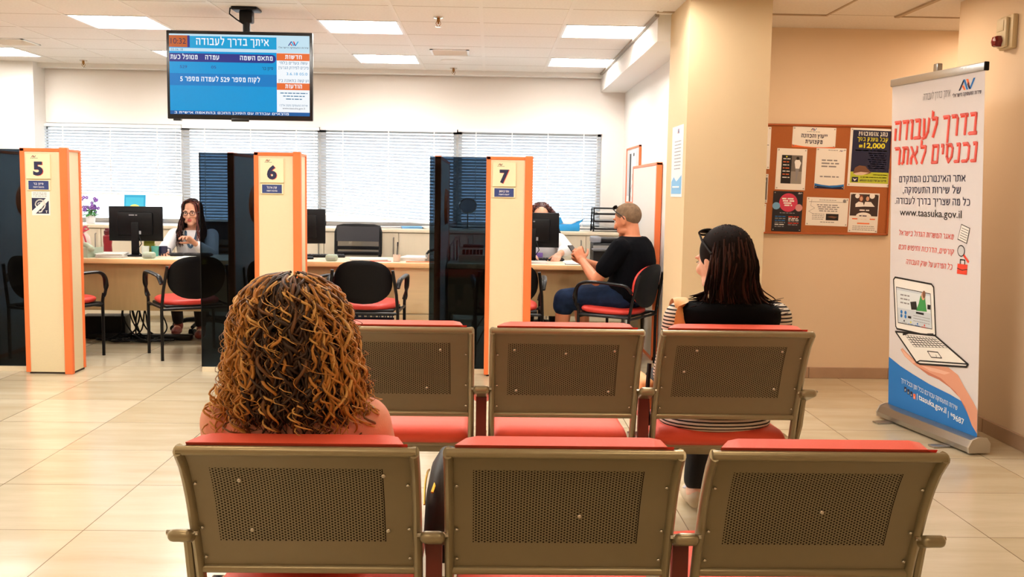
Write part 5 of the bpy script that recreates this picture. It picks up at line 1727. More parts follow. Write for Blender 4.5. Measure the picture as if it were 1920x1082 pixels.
def band(pts, wd, m, e): p.line(uv(pts), wd, m, e)
lid = [(.05, .60), (.07, .592), (.50, .596), (.525, .604), (.555, .742), (.54, .75), (.10, .752), (.085, .745)]
p.poly(uv(lid), PAPER, .0012); band(lid + lid[:1], .010, INKB, .0018)
scr = [(.085, .622), (.49, .625), (.515, .728), (.115, .732)]
p.poly(uv(scr), mat('ink_screen_pale', (206, 216, 226), .7), .0018); band(scr + scr[:1], .004, INKB, .0022)
p.poly(uv([(.087, .63), (.493, .632), (.505, .683), (.102, .685)]), mat('ink_screen_sky', (226, 234, 240), .7), .0021)
p.poly(uv([(.38, .635), (.43, .635), (.44, .655), (.455, .68), (.33, .683), (.36, .66)]), mat('ink_green', (60, 150, 80), .7), .0026); p.disc(U(.41), Vv(.635), .018, mat('ink_skin', (214, 166, 138), .7), .0028, r2=.024); p.disc(U(.42), Vv(.630), .014, mat('ink_brown', (120, 82, 60), .7), .0030, r2=.022)
p.poly(uv([(.26, .66), (.33, .655), (.345, .68), (.275, .683)]), INKB, .0026)
for k in range(3): p.dashes(U(.14), U(.25), Vv(.645 + .012 * k), INKG, .008, 130 + k, e=.0026)
p.rect(U(.46), Vv(.672), U(.495), Vv(.658), INKB, .0026); p.rect(U(.33), Vv(.692), U(.42), Vv(.686), INKB, .0026)
for k in range(4): p.disc(U(.155 + .05 * (k % 2)), Vv(.696 + .012 * (k // 2)), .011, INKBL, .0026)
p.rect(U(.235), Vv(.711), U(.275), Vv(.704), INKB, .0026)
for k in range(4): p.disc(U(.19 + .08 * k), Vv(.722), .006, [INKB, INKY, INKBL, INKR][k], .0026); p.dashes(U(.16 + .08 * k), U(.22 + .08 * k), Vv(.7285), [INKG, INKBL, INKBL, INKR][k], .003, 140 + k, e=.0026)
for k in range(3): p.dashes(U(.30), U(.49), Vv(.70 + .008 * k), INKG, .003, 150 + k, e=.0026)
deck = [(.085, .762), (.55, .745), (.90, .803), (.885, .812), (.385, .842), (.345, .84)]
p.poly(uv(deck), PAPER, .0024); band(deck + deck[:1], .011, INKB, .003)
band([(.345, .84), (.385, .832), (.90, .803)], .008, INKB, .003)
kb = [(.20, .765), (.545, .752), (.69, .772), (.315, .795)]
p.poly(uv(kb), INKB, .003)
for r_ in range(5):
    for c_ in range(10):
        def kp(i, j):
            a = lerp(kb[0][0], kb[1][0], i); b_ = lerp(kb[0][1], kb[1][1], i); c2 = lerp(kb[3][0], kb[2][0], i); d2 = lerp(kb[3][1], kb[2][1], i)
            return (lerp(a, c2, j), lerp(b_, d2, j))
        i0, i1, j0, j1 = (c_ + .12) / 10, (c_ + .88) / 10, (r_ + .14) / 5, (r_ + .84) / 5
        p.poly(uv([kp(i0, j0), kp(i1, j0), kp(i1, j1), kp(i0, j1)]), PAPER, .0034)
tp = [(.47, .797), (.585, .792), (.63, .806), (.515, .812)]
band(tp + tp[:1], .005, INKB, .0034); band([(.575, .809), (.565, .801)], .003, INKB, .0034)
band([(.18, .765), (.22, .76), (.24, .757)], .012, INKB, .0034); band([(.47, .747), (.53, .743)], .012, INKB, .0034)
# foot writing
BT('שירות התעסוקה עבורכם בכל זמן ובכל דרך', .48, .930, INKW, .024, .54, 0, 0, 'c', -.10)
BT('taasuka.gov.il', .53, .958, INKW, .034, .26, .01, 0, 'c', -.10); BT('*9687', .80, .976, INKW, .032, .12, .01, 0, 'c', -.10)
p.rect(U(.355), Vv(.955), U(.36), Vv(.935), INKW, .0016); p.rect(U(.705), Vv(.975), U(.71), Vv(.955), INKW, .0016)
for k in range(4): p.rect(U(.20 + .037 * k), Vv(.943 + .004 * k), U(.228 + .037 * k), Vv(.927 + .004 * k), [INK, INK, INK, INKO][k], .0016)
for k in range(4): p.text('fint'[k] if k != 1 else 'in', U(.214 + .037 * k), Vv(.9405 + .004 * k), INKW, .014, .009, bold=.02, e=.0022)
p.build_print('print', t)
# ------------------------------------------------------------ people
def capsule(m, p, q, r0, r1, n=14):
    p, q = V3(p), V3(q)
    d = (q - p); L_ = d.length
    if L_ < 1e-6: return
    z = d / L_
    x = z.orthogonal().normalized(); y = z.cross(x)
    rings = []
    for k in range(1, 5):
        a = PI / 2 * (1 - k / 4); rings.append((-math.sin(a) * r0, math.cos(a) * r0))
    for k in range(0, 4):
        a = PI / 2 * k / 4; rings.append((L_ + math.sin(a) * r1, math.cos(a) * r1))
    m.loft([[p + z * h + x * (r * math.cos(2 * PI * i / n)) + y * (r * math.sin(2 * PI * i / n)) for i in range(n)] for h, r in rings])
def chain(m, pts, rs):
    for i in range(len(pts) - 1): capsule(m, pts[i], pts[i + 1], rs[i], rs[i + 1])
def remesh(m, voxel, smooth_it=4, fac=.5):
    me = bpy.data.meshes.new('tmp'); me.from_pydata(m.v, [], m.f)
    bm = bmesh.new(); bm.from_mesh(me); bmesh.ops.recalc_face_normals(bm, faces=bm.faces); bm.to_mesh(me); bm.free()
    o = bpy.data.objects.new('tmp', me); COL.objects.link(o)
    a = o.modifiers.new('r', 'REMESH'); a.mode = 'VOXEL'; a.voxel_size = voxel; a.adaptivity = 0
    if smooth_it:
        b_ = o.modifiers.new('s', 'SMOOTH'); b_.iterations = smooth_it; b_.factor = fac
    bpy.context.view_layer.update()
    dg = bpy.context.evaluated_depsgraph_get()
    r = bpy.data.meshes.new_from_object(o.evaluated_get(dg))
    bpy.data.objects.remove(o); bpy.data.meshes.remove(me)
    return r
def mesh_obj(name, me, mats, parent, pick=None):
    me.name = name
    me.materials.clear()
    for m in mats: me.materials.append(m)
    if pick:
        for p_ in me.polygons: p_.material_index = pick(p_.center, p_.normal)
    me.shade_smooth()
    o = bpy.data.objects.new(name, me); COL.objects.link(o)
    if parent is not None: o.parent = parent
    return o

def torso(m, hip, neck, prof_, grow=0.0, bend=0.0):
    """lofted ellipse rings from pelvis to the base of the neck; prof_: (t, half width, half depth)"""
    hip, neck = V3(hip), V3(neck)
    ax = (neck - hip)
    fw_ = V3((0, 1, 0)); sd = V3((1, 0, 0))
    rings = []
    n = 28
    for (t_, a, b_) in prof_:
        c_ = hip + ax * t_ + fw_ * (bend * math.sin(PI * min(1, max(0, t_))))
        rings.append([c_ + sd * ((a + grow) * math.copysign(abs(math.cos(q)) ** .85, math.cos(q))) + fw_ * ((b_ + grow) * math.copysign(abs(math.sin(q)) ** .9, math.sin(q))) for q in [2 * PI * i / n for i in range(n)]])
    m.loft(rings)
FT = [(-.16, .06, .05), (-.13, .15, .10), (0, .178, .125), (.18, .162, .112), (.38, .136, .098), (.6, .15, .112), (.78, .160, .108), (.9, .165, .088), (.97, .13, .07), (1.0, .07, .055)]
MT = [(-.16, .06, .05), (-.13, .15, .11), (0, .185, .145), (.18, .19, .155), (.38, .188, .15), (.6, .195, .145), (.78, .20, .13), (.9, .20, .105), (.97, .155, .085), (1.0, .085, .07)]

def hand(m, wrist, dirv, palm, side, curl=.5, s=1.0, thumb_out=.6, spread=.06):
    """palm plus five bent fingers; palm = palm normal, side = +1 when the thumb leaves towards dir x palm"""
    wrist = V3(wrist); d = V3(dirv).normalized()
    pn = V3(palm); pn = (pn - d * pn.dot(d)).normalized()
    sv = d.cross(pn) * side
    def L_(a, b_, c_): return wrist + d * (a * s) + sv * (b_ * s) + pn * (c_ * s)
    # palm block from capsules side by side
    for k, (bx_, ln) in enumerate(((.030, .088), (.010, .092), (-.011, .088), (-.031, .080))):
        capsule(m, L_(.0, bx_ * .6, 0), L_(ln, bx_, 0), .0165 * s, .0125 * s, 10)
    capsule(m, L_(-.03, 0, 0), L_(.02, 0, 0), .024 * s, .025 * s, 10)
    for k, (bx_, ln, fl) in enumerate(((.030, .088, .072), (.010, .092, .080), (-.011, .088, .074), (-.031, .080, .058))):
        c_ = curl * (1 + .12 * k)
        base = L_(ln, bx_, 0); ang_ = 0.0
        dd = (d + sv * (spread * (1.5 - k))).normalized()
        q = base
        for j, (fr_, r_) in enumerate(((.46, .0098), (.30, .0088), (.24, .0078))):
            ang_ += c_ * (.75, 1.0, .7)[j]
            q2 = q + (dd * math.cos(ang_) + pn * math.sin(ang_)) * (fl * fr_ * s)
            capsule(m, q, q2, r_ * s, r_ * .93 * s, 9); q = q2
    q = L_(.018, .026, .006)
    dd = (d * .62 + sv * thumb_out + pn * (.25 + .35 * curl)).normalized()
    q2 = q + dd * (.042 * s); capsule(m, q, q2, .0145 * s, .0118 * s, 9)
    dd2 = (dd + d * .35 - sv * .25 * curl + pn * .25 * curl).normalized()
    q3 = q2 + dd2 * (.030 * s); capsule(m, q2, q3, .0115 * s, .0100 * s, 9)
    q4 = q3 + (dd2 + d * .2 - sv * .2 * curl).normalized() * (.024 * s); capsule(m, q3, q4, .0100 * s, .0085 * s, 9)

def head(m, c_, rot, s=1.0, male=False, ears=True):
    """c_ head centre (between the ears, at eye height); rot 3x3: local +y is the face"""
    c_ = V3(c_)
    def P(x, y, z): return c_ + rot @ (V3((x, y, z)) * s)
    def E(x, y, z, a, b_, d): m.ell(P(x, y, z), (a * s, b_ * s, d * s), 20, 14, 0, rot)
    E(0, -.012, .032, .077, .097, .087)              # cranium
    E(0, .010, -.01, .069, .082, .085)               # face mass
    E(0, .024, -.058, .056 if not male else .060, .062, .056)      # jaw
    E(0, .066, -.096, .026 if not male else .030, .022, .020)      # chin
    for s_ in (-1, 1):
        E(s_ * .037, .066, -.022, .024, .020, .022)  # cheek
        E(s_ * .045, .02, -.075, .018, .04, .022)    # jaw angle
        E(s_ * .030, .080, .024, .028, .010, .008)   # brow
        if ears:
            E(s_ * .076, -.008, -.008, .009, .020, .032); E(s_ * .080, -.012, .006, .006, .018, .020)
    capsule(m, P(0, .086, .016), P(0, .108, -.030), .0085 * s, .0125 * s, 10)   # nose
    for s_ in (-1, 1): E(s_ * .011, .094, -.034, .008, .009, .007)
    E(0, .087, -.055, .024, .010, .0055); E(0, .086, -.066, .020, .011, .0065)   # lips

def rotm(yaw=0, pitch=0, roll=0):
    return Euler((math.radians(pitch), math.radians(roll), math.radians(yaw)), 'XYZ').to_matrix() if False else (M4.Rotation(math.radians(yaw), 3, 'Z') @ M4.Rotation(math.radians(pitch), 3, 'X') @ M4.Rotation(math.radians(roll), 3, 'Y'))

def seated_body(m, J, tprof, skin_arm=True):
    """J: joints. one closed volume: torso, neck, head, arms with hands, legs, feet"""
    torso(m, J['hip'], J['neck'], tprof, 0, J.get('bend', 0))
    hc = V3(J['head'])
    hr = J['hrot']
    capsule(m, V3(J['neck']) + V3((0, 0, -.03)), hc + hr @ V3((0, -.02, -.05)), J.get('nr', .055), J.get('nr', .055) * .95)
    head(m, hc, hr, J.get('hs', 1.0), J.get('male', False))
    k = J.get('k', 1.0)
    for s_ in 'LR':
        a = J['arm' + s_]      # shoulder, elbow, wrist
        chain(m, [a[0], V3(a[0]).lerp(V3(a[1]), .35), a[1]], [.050 * k, .045 * k, .037 * k])
        chain(m, [a[1], V3(a[1]).lerp(V3(a[2]), .3), a[2]], [.037 * k, .038 * k, .025 * k])
        h_ = J['hand' + s_]
        hand(m, a[2], h_[0], h_[1], h_[2], h_[3], J.get('hk', .95))
        l = J['leg' + s_]      # hip, knee, ankle, toe
        chain(m, [l[0], V3(l[0]).lerp(V3(l[1]), .5), l[1]], [.085 * k, .072 * k, .054 * k])
        chain(m, [l[1], V3(l[1]).lerp(V3(l[2]), .35), l[2]], [.052 * k, .054 * k, .035 * k])
        chain(m, [V3(l[2]) + V3((0, -.02, -.02)), l[3]], [.036, .026])

def lath(pts, n):
    """catmull-rom through pts, n samples per span"""
    pts = [V3(p_) for p_ in pts]; out = []
    for i in range(len(pts) - 1):
        p0, p1, p2, p3 = pts[max(0, i - 1)], pts[i], pts[i + 1], pts[min(len(pts) - 1, i + 2)]
        for q in range(n):
            u = q / n
            out.append(.5 * ((2 * p1) + (p2 - p0) * u + (2 * p0 - 5 * p1 + 4 * p2 - p3) * u * u + (3 * p1 - p0 - 3 * p2 + p3) * u ** 3))
    out.append(pts[-1]); return out

def face_parts(body, c_, rot, s, iris, brow_c, glasses=None):
    def P(x, y, z): return V3(c_) + rot @ (V3((x, y, z)) * s)
    ey = MB(); ir = MB(); bw = MB(); ld = MB()
    for s_ in (-1, 1):
        ey.ell(P(s_ * .031, .0805, .004), (.0125 * s, .008 * s, .0062 * s), 12, 8, 0, rot)
        ir.ell(P(s_ * .031, .0872, .004), (.0052 * s, .0028 * s, .0054 * s), 10, 6, 0, rot)
        ld.tube([P(s_ * .018, .086, .006), P(s_ * .031, .0885, .0108), P(s_ * .046, .082, .006)], .0016 * s, 5)
        bw.tube([P(s_ * .014, .0905, .021), P(s_ * .030, .0915, .027), P(s_ * .050, .082, .021)], [.0028 * s, .0032 * s, .0014 * s], 6)
    ey.build('eyes', mat('eye_white', (232, 228, 222), .3), body); ir.build('irises', mat('iris', iris, .2), body)
    ld.build('eyelids', mat('lash', (24, 16, 14), .6), body); bw.build('eyebrows', brow_c, body)
    if glasses:
        g = MB()
        for s_ in (-1, 1):
            g.tube([P(s_ * .034 + .024 * math.copysign(abs(math.cos(a)) ** .7, math.cos(a)), .100, .002 + .0165 * math.copysign(abs(math.sin(a)) ** .7, math.sin(a))) for a in [2 * PI * q / 20 for q in range(20)]], .0022 * s, 6, closed=True)
            g.tube([P(s_ * .058, .099, .008), P(s_ * .074, .085, .010), P(s_ * .082, .0, .008), P(s_ * .080, -.02, -.004)], .0020 * s, 6)
        g.tube([P(-.010, .100, .006), P(0, .102, .009), P(.010, .100, .006)], .0022 * s, 6)
        g.build('glasses', glasses, body)

SKINF = mat('skin_fair', (206, 150, 122), .55, noise_=(30, .05))
SKIN = mat('skin', (222, 164, 134), .5, noise_=(30, .06)); SKINL = mat('skin_light', (232, 184, 158), .5, noise_=(30, .05)); SKINT = mat('skin_tanned', (206, 132, 96), .5, noise_=(30, .07))
LIPS = mat('lips', (178, 84, 78), .4)
def lippick(c_, rot, s=1.0):
    ri = rot.inverted(); c0 = V3(c_)
    def f_(c, n):
        q = ri @ (c - c0) / s
        return 1 if (abs(q.x) < .023 and q.y > .086 and -.073 < q.z < -.049) else 0
    return f_

# ---- woman with the big curls, nearest row, left seat
t = thing('person', 'woman with big golden brown curls and a pink top in the nearest row', 'person', (-.452, 2.37, 0), 0)
hc = (.0, -.075, .975)
hr = rotm(0, -4)
J = dict(hip=(0, .125, .47), neck=(0, -.085, .85), head=hc, hrot=hr, bend=.0, k=.90,
         armL=[(-.162, -.06, .80), (-.19, .10, .58), (-.13, .31, .52)], armR=[(.162, -.06, .80), (.19, .10, .58), (.13, .31, .52)],
         handL=[(.3, 1, -.1), (0, 0, -1), -1, .35], handR=[(-.3, 1, -.1), (0, 0, -1), 1, .35],
         legL=[(-.09, .14, .475), (-.10, .52, .465), (-.10, .58, .08), (-.10, .72, .04)], legR=[(.09, .14, .475), (.10, .52, .465), (.10, .58, .08), (.10, .72, .04)])
m = MB(); seated_body(m, J, FT)
body = mesh_obj('body', remesh(m, .0065), [SKIN, LIPS], t, lippick(hc, hr))
m = MB(); torso(m, J['hip'], V3(J['neck']) - V3((0, 0, .012)), FT[1:-1] + [(.995, .095, .07)], .012, .0)
for s_ in 'LR':
    a = J['arm' + s_]; chain(m, [a[0], V3(a[0]).lerp(V3(a[1]), .8)], [.064, .060])
mesh_obj('top', remesh(m, .008, 3), [mat('pink_knit', (246, 176, 156), .85, noise_=(40, .08), bump=(220, .3))], body)
m = MB()
for s_ in 'LR':
    l = J['leg' + s_]; chain(m, [l[0], l[1]], [.098, .066]); chain(m, [l[1], l[2]], [.062, .05])
m.ell((0, .14, .475), (.17, .13, .085))
mesh_obj('trousers', remesh(m, .009, 3), [mat('dark_trousers', (24, 22, 26), .85)], body)
face_parts(body, hc, hr, 1.0, (70, 44, 30), mat('hair_brown', (60, 34, 18), .6))
H1 = mat('curl_brown', (104, 62, 26), .45, noise_=(25, .3)); H2 = mat('curl_golden', (190, 128, 58), .42, noise_=(25, .25)); H3 = mat('curl_dark', (52, 28, 14), .5); H4 = mat('curl_lit', (218, 168, 98), .42)  # hair tones; the palest one stands for locks caught by side light
rnd = random.Random(11)
hm = MB()
# profile of the hair mass: (z, half width, half depth, centre x)
HP = [(1.158, .012, .012, 0), (1.148, .062, .055, -.006), (1.125, .098, .09, -.006), (1.085, .124, .12, -.004), (1.04, .138, .135, -.002), (.99, .150, .14, .0), (.94, .160, .135, .002), (.89, .168, .128, .002), (.84, .180, .115, .0), (.80, .186, .10, -.002), (.76, .180, .095, -.004)]
def hpr(z):
    if z >= HP[0][0]: return HP[0][1:]
    for a, b_ in zip(HP[:-1], HP[1:]):
        if z >= b_[0]:
            u = (a[0] - z) / (a[0] - b_[0]); return tuple(lerp(a[i], b_[i], u) for i in (1, 2, 3))
    return HP[-1][1:]
HCY = -.085
inner = MB()
inner.loft([[(cx_ + a * .80 * math.cos(q), HCY + b_ * .80 * math.sin(q), z - .016) for q in [2 * PI * i / 32 for i in range(32)]] for (z, a, b_, cx_) in HP[:9]])
# open the face side: push the front of the inner mass back over the ears
inner.v = [(x, min(y, .0 + .04 * (1 if z > 1.08 else 0)), z) for (x, y, z) in inner.v]
hair = inner.build('hair', mat('hair_root', (34, 18, 10), .6), body)
def ringlet(z0, th, z1, rscale, cr, pitch_, wd, mi, ph):
    npt = max(12, int((z0 - z1) / .0052))
    pts = []
    dth = rnd.uniform(-.22, .22)
    w2 = rnd.uniform(.004, .016); f2 = rnd.uniform(5, 11)
    for i in range(npt + 1):
        u = i / npt
        z = lerp(z0, z1, u)
        a, b_, cx_ = hpr(z)
        k = rscale * (1 - .05 * u)
        tt = th + dth * u
        c_ = V3((cx_ + a * k * math.cos(tt), HCY + b_ * k * math.sin(tt), z))
        w_ = ph + 2 * PI * (z0 - z) / pitch_
        g = cr * min(1, u * 5 + .15) * (1 + .35 * math.sin(u * 7 + ph))
        out = V3((math.cos(tt), math.sin(tt), 0)); tan = V3((-math.sin(tt), math.cos(tt), 0))
        pts.append(c_ + out * (g * math.cos(w_)) + tan * (g * math.sin(w_)) + tan * (w2 * math.sin(u * f2 + ph * 2)))
    rs = [wd * (1.0 if i < npt * .8 else max(.25, 1 - (i - npt * .8) / (npt * .2) * .75)) for i in range(npt + 1)]
    hm.tube(pts, rs, 5, mi)
nl = 0
while nl < 470:
    z0 = rnd.choice([rnd.uniform(1.09, 1.152), rnd.uniform(1.0, 1.14), rnd.uniform(.92, 1.08)])
    th = rnd.uniform(0, 2 * PI)
    if math.sin(th) > .55: continue            # leave the face free
    z1 = rnd.uniform(.77, .86) if rnd.random() < .7 else rnd.uniform(.83, .95)
    if math.sin(th) < -.3: z1 = max(z1, .792)
    side = abs(math.cos(th))
    rsc = rnd.uniform(.78, 1.03)
    r_ = rnd.random()
    if side < .42 and rnd.random() < .62: mi = 2  # side light painted in: dark locks mid-back, golden ones at the sides
    elif rsc > .90 and side > .5: mi = 1 if r_ < .6 else (3 if r_ < .85 else 0)
    elif rsc > .9: mi = 0 if r_ < .45 else (1 if r_ < .66 else 2)
    else: mi = 2 if r_ < .65 else 0
    ringlet(z0, th, z1, rsc, rnd.uniform(.004, .0125), rnd.choice([-1, 1]) * rnd.uniform(.048, .115), rnd.uniform(.0018, .0046), mi, rnd.uniform(0, 6.3)); nl += 1
for k in range(110):                              # short loops over the crown
    th = rnd.uniform(0, 2 * PI)
    z0 = rnd.uniform(1.12, 1.157); ringlet(z0, th, z0 - rnd.uniform(.06, .14), rnd.uniform(.9, 1.06), rnd.uniform(.006, .012), rnd.uniform(.03, .05), rnd.uniform(.002, .0034), rnd.choice([0, 1, 0, 3]), rnd.uniform(0, 6.3))
for k in range(46):                              # crown
    ringlet(rnd.uniform(1.146, 1.158), rnd.uniform(0, 2 * PI), rnd.uniform(1.0, 1.09), rnd.uniform(.7, 1.02), rnd.uniform(.004, .009), rnd.choice([-1, 1]) * rnd.uniform(.05, .1), rnd.uniform(.002, .004), rnd.choice([0, 1, 2, 2]), rnd.uniform(0, 6.3))
for k in range(170):                             # frizz
    th = rnd.uniform(0, 2 * PI)
    if math.sin(th) > .5: continue
    z0 = rnd.uniform(.86, 1.15); ringlet(z0, th, z0 - rnd.uniform(.05, .10), rnd.uniform(1.0, 1.12), rnd.uniform(.008, .016), rnd.uniform(.03, .06), .0009, rnd.choice([0, 1, 3]), rnd.uniform(0, 6.3))
for k in range(26):                              # loose ends at the hem and sides
    th = rnd.choice([rnd.uniform(PI * .9, PI * 1.5), rnd.uniform(PI * 1.5, PI * 2.1)])
    ringlet(rnd.uniform(.85, .9), th, rnd.uniform(.775, .81), rnd.uniform(1.0, 1.12), rnd.uniform(.010, .016), rnd.uniform(.035, .05), rnd.uniform(.002, .003), rnd.choice([0, 1, 3]), rnd.uniform(0, 6.3))
hm.build('curls', [H1, H2, H3, H4], hair, 80)

# black handbag with a gold zip beside her
t = thing('handbag', 'black handbag with a gold zip, between the first two seats of the nearest row', 'bag', (-.108, 2.60, .392))
m = MB(); m.loft([[(.055 * k * math.copysign(abs(math.cos(a)) ** .7, math.cos(a)) + .02 * z, .15 * k * math.copysign(abs(math.sin(a)) ** .7, math.sin(a)), z) for a in [2 * PI * q / 24 for q in range(24)]] for (z, k) in ((0.0, .8), (.01, .97), (.05, 1.05), (.15, 1.0), (.22, .8), (.262, .4), (.27, .2))])
m.build('body', mat('bag_black_leather', (14, 13, 16), .55), t, 60)
MB().tube(lath([(-.03, -.13, .19), (-.012, -.07, .235), (.0, .0, .262), (-.0, .08, .25)], 6), .004, 6).tube(lath([(-.05, -.12, .155), (-.052, -.06, .19), (-.05, .0, .205), (-.05, .08, .19)], 6), .003, 6).build('zip', mat('zip_gold', (206, 160, 62), .3, metal=.8), t)

# ---- woman with dark hair, second row, right seat
t = thing('person', 'woman with shoulder length dark hair in a black vest over a striped shirt', 'person', (.875, 3.61, .0), math.radians(4))
hc = (-.03, -.025, 1.108)
hr = rotm(28, -10, 4)
J = dict(hip=(0, .085, .55), neck=(-.01, -.06, .968), head=hc, hrot=hr, bend=.0, k=.94,
         armL=[(-.175, -.03, .90), (-.182, .12, .67), (-.12, .32, .66)], armR=[(.175, -.03, .90), (.20, .10, .67), (.10, .32, .64)],
         handL=[(.5, 1, 0), (.3, 0, .8), -1, .6], handR=[(-.5, 1, 0), (-.3, 0, .8), 1, .6],
         legL=[(-.09, .12, .565), (-.11, .53, .56), (-.17, .34, .10), (-.15, .46, .04)], legR=[(.09, .12, .565), (.10, .53, .56), (.06, .54, .09), (.07, .67, .04)])
m = MB(); seated_body(m, J, FT)
body = mesh_obj('body', remesh(m, .0065), [SKINL, LIPS], t, lippick(hc, hr))
def stripes():
    m_ = bpy.data.materials.new('striped_jersey'); m_.use_nodes = True
    n = m_.node_tree.nodes; L = m_.node_tree.links
    b_ = n['Principled BSDF']; b_.inputs['Roughness'].default_value = .85
    tc = n.new('ShaderNodeTexCoord'); w_ = n.new('ShaderNodeTexWave'); w_.wave_type = 'BANDS'; w_.bands_direction = 'Z'
    w_.inputs['Scale'].default_value = 24.0; w_.inputs['Distortion'].default_value = .6; w_.inputs['Detail Scale'].default_value = .6
    L.new(tc.outputs['Object'], w_.inputs['Vector'])
    cr = n.new('ShaderNodeValToRGB'); cr.color_ramp.interpolation = 'CONSTANT'
    cr.color_ramp.elements[0].color = lin((226, 216, 204)); cr.color_ramp.elements[1].position = .62; cr.color_ramp.elements[1].color = lin((22, 20, 24))
    L.new(w_.outputs['Fac'], cr.inputs[0]); L.new(cr.outputs[0], b_.inputs['Base Color'])
    return m_
STR = stripes()
m = MB(); torso(m, V3(J['hip']) + V3((0, -.0, -.01)), V3(J['neck']) - V3((0, 0, .01)), [(-.17, .185, .125), (-.10, .20, .15)] + FT[2:-1] + [(.995, .095, .07)], .014, .0)
for s_ in 'LR':
    a = J['arm' + s_]; chain(m, [a[0], a[1]], [.066, .056]); chain(m, [a[1], V3(a[1]).lerp(V3(a[2]), .7)], [.056, .046])
mesh_obj('striped_shirt', remesh(m, .008, 3), [STR], body)
m = MB(); torso(m, V3(J['hip']) + V3((0, -.065, .12)), V3(J['neck']) + V3((0, -.004, .0)), [(0, .150, .110), (.3, .142, .108), (.6, .158, .122), (.8, .172, .118), (.92, .166, .10), (.985, .125, .08), (1.0, .09, .07)], .022, .0)
vest = mesh_obj('vest', remesh(m, .008, 3), [mat('black_knit', (5, 5, 8), .95, spec=.1)], body)
m = MB()
for s_ in 'LR':
    l = J['leg' + s_]; chain(m, [l[0], l[1]], [.10, .068]); chain(m, [l[1], V3(l[1]).lerp(V3(l[2]), .92)], [.066, .05])
m.ell((0, .13, .56), (.19, .15, .078))
mesh_obj('trousers', remesh(m, .009, 3), [mat('black_trousers', (14, 13, 16), .85)], body)
for s_ in 'LR':
    l = J['leg' + s_]
    m = MB(); a0 = V3(l[2]); b0 = V3(l[3])
    m.ell(a0.lerp(b0, .45) + V3((0, 0, -.022)), (.042, .12, .035), 16, 10, 0, M4.Rotation(math.atan2(-(b0 - a0).x, (b0 - a0).y), 3, 'Z')); m.ell(a0 + V3((0, -.02, -.035)), (.036, .045, .045))
    m.v = [(x, y, max(z, .004)) for x, y, z in m.v]
    sh_ = m.build('shoe', mat('beige_shoe', (206, 190, 164), .6), body)
    MB().tube([(a0 + V3((-.036, .03, -.008))), a0 + V3((0, .06, .012)), a0 + V3((.036, .03, -.008))], .008, 6, flat=(.4, (0, 0, 1))).build('strap', mat('shoe_strap', (200, 200, 214), .4), sh_)
face_parts(body, hc, hr, 1.0, (50, 34, 26), mat('hair_dark', (20, 10, 8), .75, spec=.1))
# hair: cap plus straight locks
HD = mat('hair_dark', (20, 10, 8), .75, spec=.1); HD2 = mat('hair_dark_auburn', (50, 22, 15), .6, spec=.2)
rnd = random.Random(5)
cap = MB()
cap.ell(V3(hc) + hr @ V3((0, -.026, .036)), (.092, .103, .098), 28, 18, 0, hr)
cap.ell(V3(hc) + hr @ V3((0, -.06, -.04)), (.086, .06, .11), 24, 14, 0, hr)
cap.ell(V3(hc) + V3((.028, -.04, -.105)), (.085, .045, .08), 24, 14)
hair = mesh_obj('hair', remesh(cap, .008, 4), [HD], body)
lk = MB()
for k in range(330):
    th = rnd.uniform(PI * 1.06, PI * 2.14)
    el = rnd.uniform(.15, 1.25) if k % 3 else rnd.uniform(1.0, 1.56)
    d = V3((math.cos(th) * math.cos(el), math.sin(th) * math.cos(el), math.sin(el)))
    p0 = V3(hc) + hr @ V3((d.x * .090, -.026 + d.y * .102, .034 + d.z * .098))
    d1 = V3((math.cos(th), math.sin(th), 0))
    p1 = V3(hc) + hr @ V3((d1.x * .099, -.026 + d1.y * .106, -.005))
    rr = rnd.uniform(.9, 1.08)
    zb = rnd.uniform(-.215, -.13)
    fl = 1.0 + .30 * rnd.random()
    dw = hr @ d1
    p2 = V3(hc) + V3((dw.x * .104 * rr + .012, dw.y * .095 * rr - .03, -.085))
    p3 = V3(hc) + V3((dw.x * .112 * rr * fl + .026 + rnd.uniform(-.012, .012), dw.y * .085 * rr - .035, zb))
    p4 = p3 + V3((dw.x * rnd.uniform(-.02, .07) + rnd.uniform(-.012, .018), dw.y * .02, rnd.uniform(-.03, .012)))
    jx = rnd.uniform(-.012, .012); p2 = p2 + V3((jx, 0, 0)); p1 = p1 + V3((rnd.uniform(-.006, .006), 0, 0))
    pts = lath([p0, p1, p2, p3, p4], 5)
    n_ = len(pts)
    w_ = rnd.uniform(.002, .0046); ph_ = rnd.uniform(0, 6); am_ = rnd.uniform(.001, .006)
    pts = [q + V3((math.cos(i * .6 + ph_), math.sin(i * .5 + ph_), 0)) * (am_ * i / n_) for i, q in enumerate(pts)]
    lk.tube(pts, [w_ * (1 - .75 * (i / n_) ** 3) for i in range(n_)], 5, 1 if rnd.random() < .42 else 0)
for k in range(60):
    sd_ = -1 if k < 34 else 1
    q0 = V3(hc) + hr @ V3((-.062 if sd_ < 0 else .085, -.07, rnd.uniform(-.02, .06)))
    q1 = V3(hc) + V3((sd_ * .075 + .012, -.055, -.09)); q2 = V3(hc) + V3((sd_ * rnd.uniform(.08, .105) + .012, -.045, rnd.uniform(-.15, -.11)))
    q3 = q2 + V3((sd_ * rnd.uniform(.01, .045), rnd.uniform(-.01, .02), rnd.uniform(-.03, .006)))
    lk.tube(lath([q0, q1, q2, q3], 6), [.0038] * 12 + [.0035, .003, .0025, .002, .0016, .0012, .0008], 5, 1 if k % 3 == 0 else 0)
lk.build('locks', [HD, HD2], hair, 80)
g = MB()
def PH(x, y, z): return V3(hc) + hr @ V3((x, y, z))
